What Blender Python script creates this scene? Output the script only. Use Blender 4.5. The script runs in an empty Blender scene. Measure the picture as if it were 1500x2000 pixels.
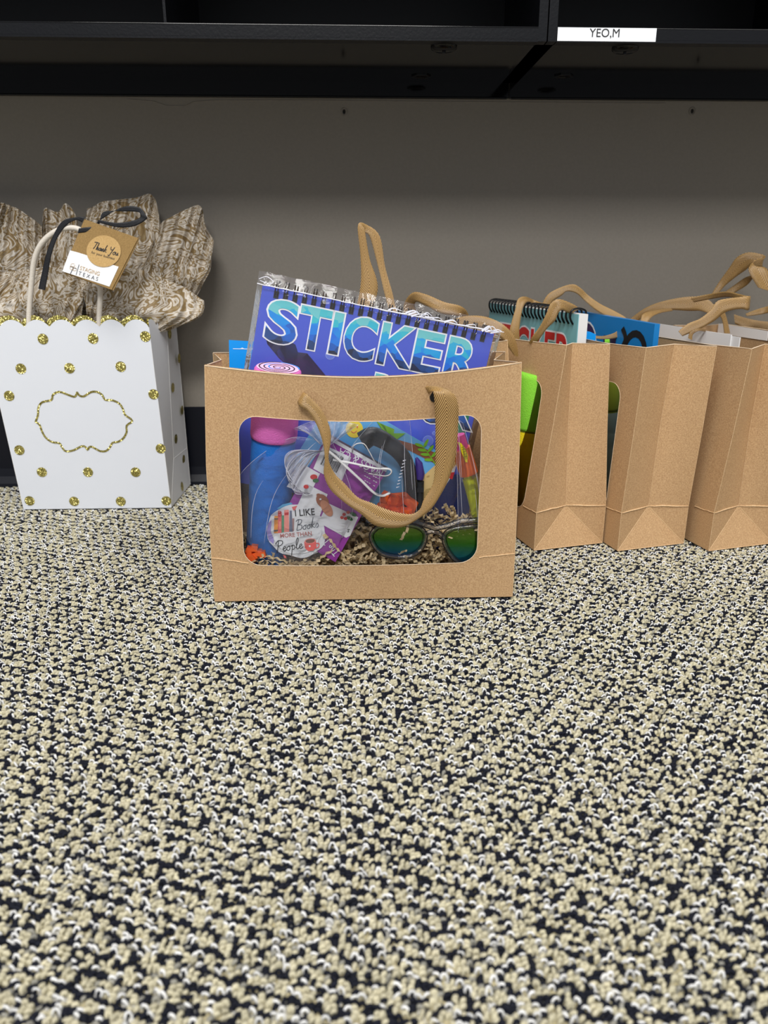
import bpy, math, random
import numpy as np
from mathutils import Vector as V
random.seed(7); RNG = np.random.default_rng(7)
scene = bpy.context.scene; COL = scene.collection

# ------------------------------------------------------------------ camera, world, lights, exposure
F = 1500.0; PITCH = math.radians(18.5); YAW = math.radians(2.2); HC = 0.2797; WALL = 0.973
cam = bpy.data.cameras.new('camera'); cam.sensor_fit = 'VERTICAL'; cam.sensor_height = 9.8; cam.sensor_width = 7.35
cam.lens = 9.8 * F / 2000.0; cam.clip_start = 0.01
cam.dof.use_dof = True; cam.dof.focus_distance = 0.66; cam.dof.aperture_fstop = 2.6
cam_o = bpy.data.objects.new('camera', cam); COL.objects.link(cam_o)
cam_o.location = (0, 0, HC); cam_o.rotation_euler = (math.pi / 2 - PITCH, 0, -YAW); scene.camera = cam_o
world = bpy.data.worlds.new('room'); scene.world = world; world.use_nodes = True
world.node_tree.nodes['Background'].inputs[0].default_value = (0.88, 0.92, 1.0, 1); world.node_tree.nodes['Background'].inputs[1].default_value = 0.32
def area(name, loc, target, sx, sy, power, col):
    l = bpy.data.lights.new(name, 'AREA'); l.shape = 'RECTANGLE'; l.size = sx; l.size_y = sy; l.energy = power; l.color = col
    o = bpy.data.objects.new(name, l); COL.objects.link(o); o.location = loc
    o.rotation_euler = (V(target) - V(loc)).to_track_quat('-Z', 'Y').to_euler(); return o
area('ceiling_and_fill_light', (-0.25, -0.12, 2.4), (-0.1, 0.4, 0), 1.2, 0.6, 24, (1.0, 0.97, 0.92))
area('ceiling_and_fill_light', (1.5, -0.9, 2.4), (0.3, 0.5, 0), 1.2, 0.6, 12, (1.0, 0.97, 0.92))
area('ceiling_and_fill_light', (-0.2, -1.75, 2.4), (0.0, 0.6, 0.1), 1.2, 0.6, 45, (1.0, 0.98, 0.95))  # unseen frontal fill, added to brighten what stands behind the bag window
scene.view_settings.view_transform = 'Standard'; scene.view_settings.look = 'None'
scene.view_settings.gamma = 1; scene.view_settings.use_curve_mapping = False; scene.view_settings.exposure = 0.45
try:
    scene.cycles.transparent_max_bounces = 24; scene.cycles.max_bounces = 8
except Exception: pass

# ------------------------------------------------------------------ measuring: a point of the photo at a known distance
def ray(px, py):
    a = (px - 750) / F; b = (1000 - py) / F
    y = math.cos(PITCH) + b * math.sin(PITCH); z = -math.sin(PITCH) + b * math.cos(PITCH)
    return V((a * math.cos(YAW) + y * math.sin(YAW), -a * math.sin(YAW) + y * math.cos(YAW), z))
CAMP = V((0, 0, HC))
def gy(px, py, y):
    r = ray(px, py); return CAMP + r * (y / r.y)
def gz(px, py, z):
    r = ray(px, py); return CAMP + r * ((z - HC) / r.z)

# ------------------------------------------------------------------ materials
MATS = {}
def lin(c):
    return tuple(((x / 255) / 12.92 if x / 255 <= 0.04045 else ((x / 255 + 0.055) / 1.055) ** 2.4) for x in c) + (1,)
def newmat(name):
    m = bpy.data.materials.new(name); m.use_nodes = True; MATS[name] = m
    return m, m.node_tree, m.node_tree.nodes['Principled BSDF']
def plain(name, rgb, rough=0.6, metal=0.0, spec=0.5, coat=0.0, bump=0.0, bscale=300):
    m, nt, b = newmat(name); b.inputs['Base Color'].default_value = lin(rgb); b.inputs['Roughness'].default_value = rough
    b.inputs['Metallic'].default_value = metal; b.inputs['Specular IOR Level'].default_value = spec; b.inputs['Coat Weight'].default_value = coat
    b.inputs['Coat Roughness'].default_value = 0.08
    if bump: add_bump(nt, b, bscale, bump)
    return m
def nd(nt, typ, **kw):
    n = nt.nodes.new(typ)
    for k, v in kw.items():
        if k in n.inputs: n.inputs[k].default_value = v
        else: setattr(n, k, v)
    return n
def add_bump(nt, b, scale, strength, detail=3, coord='Object', dist=0.001):
    tc = nd(nt, 'ShaderNodeTexCoord'); n = nd(nt, 'ShaderNodeTexNoise', Scale=scale, Detail=detail)
    bp = nd(nt, 'ShaderNodeBump', Strength=strength, Distance=dist)
    nt.links.new(tc.outputs[coord], n.inputs['Vector']); nt.links.new(n.outputs['Fac'], bp.inputs['Height']); nt.links.new(bp.outputs['Normal'], b.inputs['Normal'])
def ramp(nt, stops, interp='LINEAR'):
    r = nd(nt, 'ShaderNodeValToRGB'); r.color_ramp.interpolation = interp
    els = r.color_ramp.elements
    while len(els) < len(stops): els.new(0.5)
    for e, (p, c) in zip(els, stops): e.position = p; e.color = lin(c)
    return r
def noisy(name, c1, c2, scale, rough=0.8, detail=4, bump=0.0, lo=0.35, hi=0.65, coord='Object', metal=0.0, spec=0.3):
    m, nt, b = newmat(name); tc = nd(nt, 'ShaderNodeTexCoord'); n = nd(nt, 'ShaderNodeTexNoise', Scale=scale, Detail=detail)
    r = ramp(nt, [(lo, c1), (hi, c2)]); nt.links.new(tc.outputs[coord], n.inputs['Vector']); nt.links.new(n.outputs['Fac'], r.inputs[0])
    nt.links.new(r.outputs[0], b.inputs['Base Color']); b.inputs['Roughness'].default_value = rough; b.inputs['Metallic'].default_value = metal
    b.inputs['Specular IOR Level'].default_value = spec
    if bump:
        bp = nd(nt, 'ShaderNodeBump', Strength=bump, Distance=0.001); nt.links.new(n.outputs['Fac'], bp.inputs['Height']); nt.links.new(bp.outputs['Normal'], b.inputs['Normal'])
    return m
noisy('kraft_paper', (178, 142, 102), (204, 169, 127), 900, rough=0.75, bump=0.15)
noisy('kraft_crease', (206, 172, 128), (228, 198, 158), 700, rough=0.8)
plain('kraft_cut_edge', (238, 214, 184), 0.8)
plain('white_paper', (226, 230, 238), 0.55, bump=0.25, bscale=18)
plain('white_matte', (236, 236, 236), 0.5)
plain('black_paint', (9, 10, 14), 0.3, spec=0.32, bump=0.12, bscale=400)
plain('black_gloss', (8, 8, 9), 0.10, spec=0.3)
plain('black_inner', (8, 9, 13), 0.5)
plain('steel_dark', (30, 30, 32), 0.3, metal=0.6)
plain('bronze_wire', (52, 42, 34), 0.3, metal=0.9)
plain('ink_black', (22, 22, 26), 0.5)
plain('ink_grey', (78, 84, 96), 0.6)
plain('label_white', (235, 238, 242), 0.45)
plain('navy_ribbon', (10, 12, 20), 0.5, bump=0.3, bscale=900)
plain('cord_white', (226, 218, 206), 0.6, bump=0.4, bscale=700)
noisy('tag_kraft', (140, 112, 68), (158, 128, 80), 900)
noisy('tag_sticker', (186, 152, 98), (200, 166, 112), 900)
plain('tag_gold', (180, 150, 110), 0.6)
plain('white_print', (240, 243, 248), 0.35)
plain('cover_blue', (68, 88, 204), 0.25, coat=0.6)
plain('cover_navy', (38, 36, 72), 0.25, coat=0.6)
plain('cover_navy_light', (50, 56, 120), 0.25, coat=0.6)
plain('cover_violet', (56, 40, 90), 0.25, coat=0.6)
plain('cover_green', (30, 128, 96), 0.25, coat=0.5)
plain('bubble', (100, 122, 214), 0.3); plain('bubble_rim', (140, 160, 230), 0.3)
plain('cyan_card', (0, 150, 240), 0.3, coat=0.3)
plain('foam_pink', (240, 120, 205), 0.85, bump=0.5, bscale=900)
plain('foam_pink_light', (250, 190, 230), 0.7)
plain('foam_blue', (30, 125, 225), 0.85, bump=0.5, bscale=900)
plain('foam_blue_dark', (12, 70, 150), 0.85)
plain('foam_green', (140, 222, 62), 0.85, bump=0.5, bscale=900)
plain('foam_yellow', (255, 234, 30), 0.85, bump=0.5, bscale=900)
plain('sage', (128, 142, 128), 0.7)
plain('foam_olive', (110, 120, 10), 0.85)
plain('purple_box', (160, 62, 170), 0.35); noisy('brown_box', (70, 38, 42), (110, 70, 66), 120, rough=0.4)
plain('plum_dark', (84, 34, 76), 0.4)
plain('holly_red', (214, 48, 44), 0.5); plain('holly_green', (44, 110, 60), 0.5)
plain('bear_brown', (164, 98, 66), 0.5); plain('bear_tan', (206, 140, 104), 0.5)
plain('sky_blue', (104, 178, 236), 0.35); plain('sun_yellow', (246, 224, 84), 0.35); plain('palm_green', (122, 186, 44), 0.35)
plain('trunk_brown', (142, 86, 60), 0.35); plain('sand', (226, 196, 134), 0.4); plain('sand_dark', (190, 160, 100), 0.4)
plain('orange_rubber', (248, 104, 40), 0.5, bump=0.3, bscale=500)
plain('red_print', (206, 40, 50), 0.4); plain('black_rubber', (34, 38, 44), 0.45, bump=0.2, bscale=300)
plain('violet_plastic', (62, 46, 128), 0.3); plain('hot_pink', (240, 60, 160), 0.35)
plain('orange_plastic', (236, 110, 40), 0.3); plain('lime_plastic', (212, 222, 22), 0.3); plain('yellow_plastic', (246, 226, 10), 0.3)
plain('lilac', (176, 160, 232), 0.4); plain('light_blue_print', (90, 176, 226), 0.4); plain('coral', (240, 112, 110), 0.4)
plain('coral_light', (250, 156, 146), 0.4); plain('amber', (240, 160, 60), 0.4); plain('spine_green', (90, 156, 120), 0.4)
plain('mauve', (172, 136, 136), 0.4); plain('spine_grey', (112, 120, 146), 0.4); plain('cocoa', (136, 100, 90), 0.4); plain('dusty_red', (190, 110, 104), 0.5)
plain('teal_card', (130, 190, 198), 0.3); plain('letter_red', (206, 40, 46), 0.35)
plain('book_blue', (20, 128, 200), 0.3); plain('navy_block', (26, 42, 110), 0.4)
plain('purple_marker', (150, 80, 190), 0.4)
# wall paint, baseboard
noisy('wall_paint', (132, 126, 117), (135, 129, 120), 300, rough=0.7, bump=0.12)
plain('baseboard_vinyl', (11, 14, 25), 0.42, spec=0.3)
plain('hole_dark', (20, 18, 16), 0.9)

def ribbon_mat():
    m, nt, b = newmat('ribbon_gold'); uv = nd(nt, 'ShaderNodeUVMap'); sp = nd(nt, 'ShaderNodeSeparateXYZ'); nt.links.new(uv.outputs[0], sp.inputs[0])
    a = nd(nt, 'ShaderNodeMath', operation='SUBTRACT'); a.inputs[1].default_value = 0.5; nt.links.new(sp.outputs[0], a.inputs[0])
    ab = nd(nt, 'ShaderNodeMath', operation='ABSOLUTE'); nt.links.new(a.outputs[0], ab.inputs[0])
    k = nd(nt, 'ShaderNodeMath', operation='MULTIPLY'); k.inputs[1].default_value = 0.030; nt.links.new(ab.outputs[0], k.inputs[0])
    s = nd(nt, 'ShaderNodeMath', operation='ADD'); nt.links.new(k.outputs[0], s.inputs[0]); nt.links.new(sp.outputs[1], s.inputs[1])
    f = nd(nt, 'ShaderNodeMath', operation='MULTIPLY'); f.inputs[1].default_value = 2 * math.pi / 0.0026; nt.links.new(s.outputs[0], f.inputs[0])
    sn = nd(nt, 'ShaderNodeMath', operation='SINE'); nt.links.new(f.outputs[0], sn.inputs[0])
    f2 = nd(nt, 'ShaderNodeMath', operation='MULTIPLY'); f2.inputs[1].default_value = 2 * math.pi * 22; nt.links.new(sp.outputs[0], f2.inputs[0])
    s2 = nd(nt, 'ShaderNodeMath', operation='SINE'); nt.links.new(f2.outputs[0], s2.inputs[0])
    mu = nd(nt, 'ShaderNodeMath', operation='MULTIPLY_ADD'); mu.inputs[1].default_value = 0.35; nt.links.new(s2.outputs[0], mu.inputs[0]); nt.links.new(sn.outputs[0], mu.inputs[2])
    mr = nd(nt, 'ShaderNodeMapRange'); mr.inputs['From Min'].default_value = -1.2; mr.inputs['From Max'].default_value = 1.0; nt.links.new(mu.outputs[0], mr.inputs['Value'])
    r = ramp(nt, [(0.0, (92, 64, 32)), (0.5, (140, 102, 54)), (1.0, (224, 184, 116))]); nt.links.new(mr.outputs[0], r.inputs[0]); nt.links.new(r.outputs[0], b.inputs['Base Color'])
    b.inputs['Roughness'].default_value = 0.38; b.inputs['Specular IOR Level'].default_value = 0.8
    bp = nd(nt, 'ShaderNodeBump', Strength=0.5, Distance=0.0006); nt.links.new(mr.outputs[0], bp.inputs['Height']); nt.links.new(bp.outputs['Normal'], b.inputs['Normal'])
ribbon_mat()
def glitter(name, c1, c2):
    m, nt, b = newmat(name); tc = nd(nt, 'ShaderNodeTexCoord'); v = nd(nt, 'ShaderNodeTexVoronoi', Scale=1300)
    nt.links.new(tc.outputs['Object'], v.inputs['Vector'])
    sp = nd(nt, 'ShaderNodeSeparateXYZ'); nt.links.new(v.outputs['Color'], sp.inputs[0])
    r = ramp(nt, [(0, c1), (1, c2)]); nt.links.new(sp.outputs[0], r.inputs[0]); nt.links.new(r.outputs[0], b.inputs['Base Color'])
    sc = nd(nt, 'ShaderNodeVectorMath', operation='SUBTRACT'); nt.links.new(v.outputs['Color'], sc.inputs[0]); sc.inputs[1].default_value = (.5, .5, .5)
    s2 = nd(nt, 'ShaderNodeVectorMath', operation='SCALE'); s2.inputs['Scale'].default_value = 1.1; nt.links.new(sc.outputs[0], s2.inputs[0])
    g = nd(nt, 'ShaderNodeNewGeometry'); ad = nd(nt, 'ShaderNodeVectorMath', operation='ADD'); nt.links.new(g.outputs['Normal'], ad.inputs[0]); nt.links.new(s2.outputs[0], ad.inputs[1])
    no = nd(nt, 'ShaderNodeVectorMath', operation='NORMALIZE'); nt.links.new(ad.outputs[0], no.inputs[0]); nt.links.new(no.outputs[0], b.inputs['Normal'])
    b.inputs['Metallic'].default_value = 0.85; b.inputs['Roughness'].default_value = 0.28
glitter('gold_glitter', (150, 138, 62), (235, 222, 140))
def film(name, ior=1.45, haze=0.0, hazecol=(230, 232, 245), rough=0.06, bump=0.0, bscale=40, tint=(255, 255, 255)):
    m, nt, b = newmat(name); nt.nodes.remove(b); out = [n for n in nt.nodes if n.type == 'OUTPUT_MATERIAL'][0]
    t = nd(nt, 'ShaderNodeBsdfTransparent'); t.inputs[0].default_value = lin(tint); g = nd(nt, 'ShaderNodeBsdfGlossy'); g.inputs['Roughness'].default_value = rough
    fr = nd(nt, 'ShaderNodeFresnel'); fr.inputs[0].default_value = ior; mx = nd(nt, 'ShaderNodeMixShader')
    if bump:
        tc = nd(nt, 'ShaderNodeTexCoord'); n = nd(nt, 'ShaderNodeTexNoise', Scale=bscale, Detail=4, Distortion=1.2)
        bp = nd(nt, 'ShaderNodeBump', Strength=bump, Distance=0.004); nt.links.new(tc.outputs['Object'], n.inputs['Vector']); nt.links.new(n.outputs['Fac'], bp.inputs['Height'])
        nt.links.new(bp.outputs[0], g.inputs['Normal']); nt.links.new(bp.outputs[0], fr.inputs['Normal'])
    nt.links.new(fr.outputs[0], mx.inputs[0]); nt.links.new(t.outputs[0], mx.inputs[1]); nt.links.new(g.outputs[0], mx.inputs[2])
    last = mx
    if haze:
        d = nd(nt, 'ShaderNodeBsdfDiffuse'); d.inputs[0].default_value = lin(hazecol); m2 = nd(nt, 'ShaderNodeMixShader'); m2.inputs[0].default_value = haze
        nt.links.new(mx.outputs[0], m2.inputs[1]); nt.links.new(d.outputs[0], m2.inputs[2]); last = m2
    nt.links.new(last.outputs[0], out.inputs['Surface']); return m
film('window_film', 1.22, bump=0.15, bscale=12, rough=0.03)
film('sleeve_film', 1.4, haze=0.03, bump=0.35, bscale=60, rough=0.04)
film('cellophane', 1.3, haze=0.06, bump=0.4, bscale=70, rough=0.12)
film('cellophane_milky', 1.6, haze=0.30, hazecol=(238, 238, 250), bump=1.0, bscale=110, rough=0.16)
film('cellophane_clear', 1.35, haze=0.05, bump=0.6, bscale=45, rough=0.08)
film('clear_plastic', 1.6, haze=0.05, hazecol=(150, 150, 155), rough=0.03, tint=(235, 235, 238))
plain('cello_edge_glint', (238, 240, 252), 0.3)  # opaque white for film edges and for glints painted on the film
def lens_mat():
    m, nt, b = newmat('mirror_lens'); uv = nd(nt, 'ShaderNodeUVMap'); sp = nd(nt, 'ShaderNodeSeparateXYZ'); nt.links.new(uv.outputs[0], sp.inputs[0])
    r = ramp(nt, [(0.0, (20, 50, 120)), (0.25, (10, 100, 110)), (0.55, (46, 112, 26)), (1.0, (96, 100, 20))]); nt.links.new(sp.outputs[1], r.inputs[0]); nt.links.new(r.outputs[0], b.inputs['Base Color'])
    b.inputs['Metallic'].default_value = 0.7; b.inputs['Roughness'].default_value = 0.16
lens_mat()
def facet_mat():
    m, nt, b = newmat('letter_facets'); uv = nd(nt, 'ShaderNodeUVMap'); v = nd(nt, 'ShaderNodeTexVoronoi', Scale=6.0)
    nt.links.new(uv.outputs[0], v.inputs['Vector']); sp = nd(nt, 'ShaderNodeSeparateXYZ'); nt.links.new(v.outputs['Position'], sp.inputs[0])
    sc = nd(nt, 'ShaderNodeSeparateXYZ'); nt.links.new(v.outputs['Color'], sc.inputs[0])
    mu = nd(nt, 'ShaderNodeMath', operation='MULTIPLY_ADD'); mu.inputs[1].default_value = 0.28; nt.links.new(sc.outputs[0], mu.inputs[0]); nt.links.new(sp.outputs[1], mu.inputs[2])
    r = ramp(nt, [(0.0, (14, 26, 52)), (0.28, (26, 74, 140)), (0.45, (10, 110, 225)), (0.68, (0, 158, 232)), (0.9, (50, 190, 205)), (1.0, (110, 200, 205))])
    nt.links.new(mu.outputs[0], r.inputs[0]); nt.links.new(r.outputs[0], b.inputs['Base Color']); b.inputs['Roughness'].default_value = 0.25; b.inputs['Coat Weight'].default_value = 0.5
facet_mat()
def tissue_mat():
    m, nt, b = newmat('tissue_swirls'); uv = nd(nt, 'ShaderNodeUVMap')
    w = nd(nt, 'ShaderNodeTexNoise', Scale=24, Detail=1.6, Distortion=4.2); nt.links.new(uv.outputs[0], w.inputs['Vector'])
    ml = nd(nt, 'ShaderNodeMath', operation='MULTIPLY'); ml.inputs[1].default_value = 40.0; nt.links.new(w.outputs['Fac'], ml.inputs[0])
    sn = nd(nt, 'ShaderNodeMath', operation='SINE'); nt.links.new(ml.outputs[0], sn.inputs[0])
    mr = nd(nt, 'ShaderNodeMapRange'); mr.inputs['From Min'].default_value = -1; nt.links.new(sn.outputs[0], mr.inputs['Value'])
    r = ramp(nt, [(0.0, (132, 108, 68)), (0.30, (156, 136, 100)), (0.42, (98, 84, 68)), (0.50, (200, 192, 180)), (0.85, (216, 210, 202)), (1.0, (182, 168, 146))])
    nt.links.new(mr.outputs[0], r.inputs[0]); nt.links.new(r.outputs[0], b.inputs['Base Color']); b.inputs['Roughness'].default_value = 0.6
tissue_mat()
noisy('crinkle_paper', (204, 178, 132), (240, 220, 180), 260, rough=0.8)
def carpet_mat():
    m, nt, b = newmat('carpet_yarn'); a = nd(nt, 'ShaderNodeAttribute', attribute_name='yarn'); tc = nd(nt, 'ShaderNodeTexCoord')
    n = nd(nt, 'ShaderNodeTexNoise', Scale=1500, Detail=3); nt.links.new(tc.outputs['Object'], n.inputs['Vector'])
    mr = nd(nt, 'ShaderNodeMapRange'); mr.inputs['From Min'].default_value = 0.3; mr.inputs['From Max'].default_value = 0.7; mr.inputs['To Min'].default_value = 0.72; mr.inputs['To Max'].default_value = 1.2
    nt.links.new(n.outputs['Fac'], mr.inputs['Value'])
    mx = nd(nt, 'ShaderNodeVectorMath', operation='SCALE'); nt.links.new(a.outputs['Color'], mx.inputs[0]); nt.links.new(mr.outputs[0], mx.inputs['Scale'])
    nt.links.new(mx.outputs[0], b.inputs['Base Color']); b.inputs['Roughness'].default_value = 0.8; b.inputs['Specular IOR Level'].default_value = 0.25
    bp = nd(nt, 'ShaderNodeBump', Strength=0.7, Distance=0.0008); nt.links.new(n.outputs['Fac'], bp.inputs['Height']); nt.links.new(bp.outputs[0], b.inputs['Normal'])
    m, nt, b = newmat('carpet_backing'); tc = nd(nt, 'ShaderNodeTexCoord'); v = nd(nt, 'ShaderNodeTexVoronoi', Scale=190); mp = nd(nt, 'ShaderNodeMapping'); mp.inputs['Scale'].default_value = (1.5, .8, 1); mp.inputs['Rotation'].default_value = (0, 0, .5)
    nt.links.new(tc.outputs['Object'], mp.inputs[0]); nt.links.new(mp.outputs[0], v.inputs['Vector']); sp = nd(nt, 'ShaderNodeSeparateXYZ'); nt.links.new(v.outputs['Color'], sp.inputs[0])
    r = ramp(nt, [(0, (30, 33, 44)), (0.4, (178, 168, 134)), (0.85, (210, 208, 200))], 'CONSTANT'); nt.links.new(sp.outputs[0], r.inputs[0]); nt.links.new(r.outputs[0], b.inputs['Base Color']); b.inputs['Roughness'].default_value = 0.95
carpet_mat()

# ------------------------------------------------------------------ mesh builder
class MB:
    def __init__(s): s.v = []; s.f = []; s.m = []; s.uv = []; s.sm = []; s.slots = []
    def slot(s, name):
        if name not in s.slots: s.slots.append(name)
        return s.slots.index(name)
    def face(s, pts, mat, uv=None, sm=False):
        i = len(s.v); s.v += [tuple(p) for p in pts]; s.f.append(tuple(range(i, i + len(pts)))); s.m.append(s.slot(mat))
        s.uv.append(uv if uv else [(0, 0)] * len(pts)); s.sm.append(sm)
    def grid(s, P, mat, uv=None, sm=True, closed=False, skip=None):
        i0 = len(s.v); n = len(P); k = len(P[0]); mi = s.slot(mat)
        for row in P: s.v += [tuple(p) for p in row]
        for i in range(n - 1):
            for j in range(k if closed else k - 1):
                j2 = (j + 1) % k; q = [(i, j), (i, j2), (i + 1, j2), (i + 1, j)]
                s.f.append(tuple(i0 + a * k + b for a, b in q)); s.m.append(mi); s.sm.append(sm)
                s.uv.append([uv(a, b if not (closed and b == 0 and j2 == 0 and j == k - 1) else k) for a, b in q] if uv else [(b / max(1, k - 1), a / (n - 1)) for a, b in q])
    def box(s, lo, hi, mat, M=None):
        x0, y0, z0 = lo; x1, y1, z1 = hi
        c = [V(p) for p in ((x0, y0, z0), (x1, y0, z0), (x1, y1, z0), (x0, y1, z0), (x0, y0, z1), (x1, y0, z1), (x1, y1, z1), (x0, y1, z1))]
        if M: c = [M(p) for p in c]
        s.closed(c, [(0, 3, 2, 1), (4, 5, 6, 7), (0, 1, 5, 4), (1, 2, 6, 5), (2, 3, 7, 6), (3, 0, 4, 7)], mat)
    def closed(s, c, faces, mat, sm=False):
        i = len(s.v); s.v += [tuple(p) for p in c]; mi = s.slot(mat)
        for f in faces: s.f.append(tuple(i + a for a in f)); s.m.append(mi); s.uv.append([(0, 0)] * len(f)); s.sm.append(sm)
    def prism(s, poly, off, mat, side=None):
        n = len(poly); i = len(s.v); s.v += [tuple(p) for p in poly] + [tuple(V(p) + V(off)) for p in poly]
        for f in [tuple(range(n)), tuple(range(2 * n - 1, n - 1, -1))]: s.f.append(tuple(i + a for a in f)); s.m.append(s.slot(mat)); s.uv.append([(0, 0)] * n); s.sm.append(False)
        for a in range(n):
            b = (a + 1) % n; s.f.append((i + a, i + n + a, i + n + b, i + b)); s.m.append(s.slot(side or mat)); s.uv.append([(0, 0)] * 4); s.sm.append(False)
    def tube(s, pts, r, mat, k=8, closed=False, r2=None):
        pts = [V(p) for p in pts]; n = len(pts); rings = []; up = None
        for i, p in enumerate(pts):
            a = pts[(i - 1) % n] if (closed or i > 0) else p; b = pts[(i + 1) % n] if (closed or i < n - 1) else p
            t = (b - a).normalized()
            if up is None: up = t.orthogonal().normalized()
            up = (up - t * up.dot(t)); up = up.normalized() if up.length > 1e-6 else t.orthogonal().normalized()
            w = t.cross(up); rr = r(i / (n - 1)) if callable(r) else r; rb = rr if r2 is None else r2
            rings.append([p + up * math.cos(2 * math.pi * j / k) * rr + w * math.sin(2 * math.pi * j / k) * rb for j in range(k)])
        if closed: rings.append(rings[0])
        s.grid(rings, mat, closed=True)
        if not closed: s.face(rings[0][::-1], mat); s.face(rings[-1], mat)
    def build(s, name, parent=None, loc=None):
        me = bpy.data.meshes.new(name); me.from_pydata(s.v, [], s.f)
        for sl in s.slots: me.materials.append(MATS[sl])
        me.polygons.foreach_set('material_index', s.m); me.polygons.foreach_set('use_smooth', s.sm)
        ul = me.uv_layers.new(name='UVMap'); ul.data.foreach_set('uv', [c for f in s.uv for p in f for c in p]); me.update()
        o = bpy.data.objects.new(name, me); COL.objects.link(o)
        if parent: o.parent = parent
        if loc: o.location = loc
        return o
def tag(o, label=None, cat=None, group=None, kind=None):
    for k, v in (('label', label), ('category', cat), ('group', group), ('kind', kind)):
        if v: o[k] = v
    return o
def empty(name, loc, rz=0, label=None, cat=None, group=None):
    o = bpy.data.objects.new(name, None); COL.objects.link(o); o.location = loc; o.rotation_euler = (0, 0, rz); o.empty_display_size = 0.02
    return tag(o, label, cat, group)
def thing(name, base, label, cat, group=None):
    """an Empty at the thing's base; parts are built in world space and shifted under it by build_in"""
    return empty(name, base, 0, label, cat, group)
def build_in(mb, name, root, label=None):
    b = V(root.location) if root.parent is None else V(root.parent.location)
    mb.v = [tuple(V(p) - b) for p in mb.v]; o = mb.build(name, root)
    if label: o['label'] = label
    return o
def solo(mb, name, label, cat, group=None, kind=None):
    vs = np.array(mb.v); b = V(((vs[:, 0].min() + vs[:, 0].max()) / 2, (vs[:, 1].min() + vs[:, 1].max()) / 2, vs[:, 2].min()))
    mb.v = [tuple(V(p) - b) for p in mb.v]; o = mb.build(name); o.location = b
    return tag(o, label, cat, group, kind)
def catmull(P, n):
    P = [V(p) for p in P]; out = []
    for i in range(len(P) - 1):
        a = P[max(i - 1, 0)]; b = P[i]; c = P[i + 1]; d = P[min(i + 2, len(P) - 1)]
        for j in range(n):
            t = j / n; out.append(0.5 * ((2 * b) + (c - a) * t + (2 * a - 5 * b + 4 * c - d) * t * t + (3 * b - a - 3 * c + d) * t ** 3))
    out.append(P[-1]); return out
class Frame:
    """a flat plane in the world: origin, x axis, y axis, and n towards the viewer side"""
    def __init__(s, o, X, Y): s.o = V(o); s.X = V(X).normalized(); Y = V(Y); s.Y = (Y - s.X * Y.dot(s.X)).normalized(); s.N = s.X.cross(s.Y)
    def p(s, u, v, n=0): return s.o + s.X * u + s.Y * v + s.N * n
    def px(s, x, y):
        r = ray(x, y); t = (s.o - CAMP).dot(s.N) / r.dot(s.N); q = CAMP + r * t - s.o; return (q.dot(s.X), q.dot(s.Y))
    def w(s, x, y, n=0): return s.p(*s.px(x, y), n)
def upright(px, py, y, lean, pxr, turn=0.0):
    """upright frame facing the camera side through photo point at distance y; leaned back by lean degrees; x axis towards photo point pxr"""
    L = math.radians(lean); T = math.radians(turn); up = V((0, math.sin(L), math.cos(L))); N = V((math.sin(T) * math.cos(L), -math.cos(L) * math.cos(T), math.sin(L)))
    o = gy(px, py, y); r = ray(*pxr); q = CAMP + r * ((o - CAMP).dot(N) / r.dot(N)); X = (q - o).normalized(); return Frame(o, X, N.cross(X))
TXT = {}
def text_geo(s, offset=0.0):
    if (s, offset) in TXT: return TXT[(s, offset)]
    c = bpy.data.curves.new('t', 'FONT'); c.body = s; c.offset = offset; c.resolution_u = 5; o = bpy.data.objects.new('t', c); COL.objects.link(o)
    bpy.context.view_layer.update(); dg = bpy.context.evaluated_depsgraph_get(); me = bpy.data.meshes.new_from_object(o.evaluated_get(dg))
    vs = [(v.co.x, v.co.y) for v in me.vertices]; fs = [tuple(p.vertices) for p in me.polygons]
    bpy.data.objects.remove(o); bpy.data.curves.remove(c); bpy.data.meshes.remove(me); TXT[(s, offset)] = (vs, fs); return vs, fs
def put_text(mb, fr, s, A, B, mat, n=0.0003, ratio=None, offset=0.0, local=False, shear=0.0, uo=0.0):
    """text s along the baseline from photo point A to B on the frame (or frame coordinates when local)"""
    a = V(A) if local else V(fr.px(*A)); b = V(B) if local else V(fr.px(*B)); d = b - a; L = d.length; d.normalize(); u = V((-d.y, d.x))
    v0, _ = text_geo(s, 0.0); vs, fs = text_geo(s, offset); x0 = min(p[0] for p in v0); x1 = max(p[0] for p in v0); sx = L / (x1 - x0); sy = sx * (ratio or 1.0)
    i = len(mb.v); mi = mb.slot(mat)
    for x, y in vs:
        q = a + d * ((x - x0) * sx + shear * y * sy) + u * (y * sy); mb.v.append(tuple(fr.p(q.x, q.y, n)))
    for f in fs:
        mb.f.append(tuple(i + k for k in f)); mb.m.append(mi); mb.sm.append(False); mb.uv.append([((vs[k][0] - x0 + uo), vs[k][1] / 0.73) for k in f])
def poly(mb, fr, pts, mat, n=0.0002, local=False):
    q = [p if local else fr.px(*p) for p in pts]; mb.face([fr.p(u, v, n) for u, v in q], mat, [tuple(c) for c in q])
def blob(c, rx, ry, k=24, a0=0, wob=0, ph=0):
    return [(c[0] + rx * (1 + wob * math.sin(5 * t + ph)) * math.cos(t) * math.cos(a0) - ry * (1 + wob * math.sin(5 * t + ph)) * math.sin(t) * math.sin(a0),
             c[1] + rx * (1 + wob * math.sin(5 * t + ph)) * math.cos(t) * math.sin(a0) + ry * (1 + wob * math.sin(5 * t + ph)) * math.sin(t) * math.cos(a0)) for t in [2 * math.pi * i / k for i in range(k)]]
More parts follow.
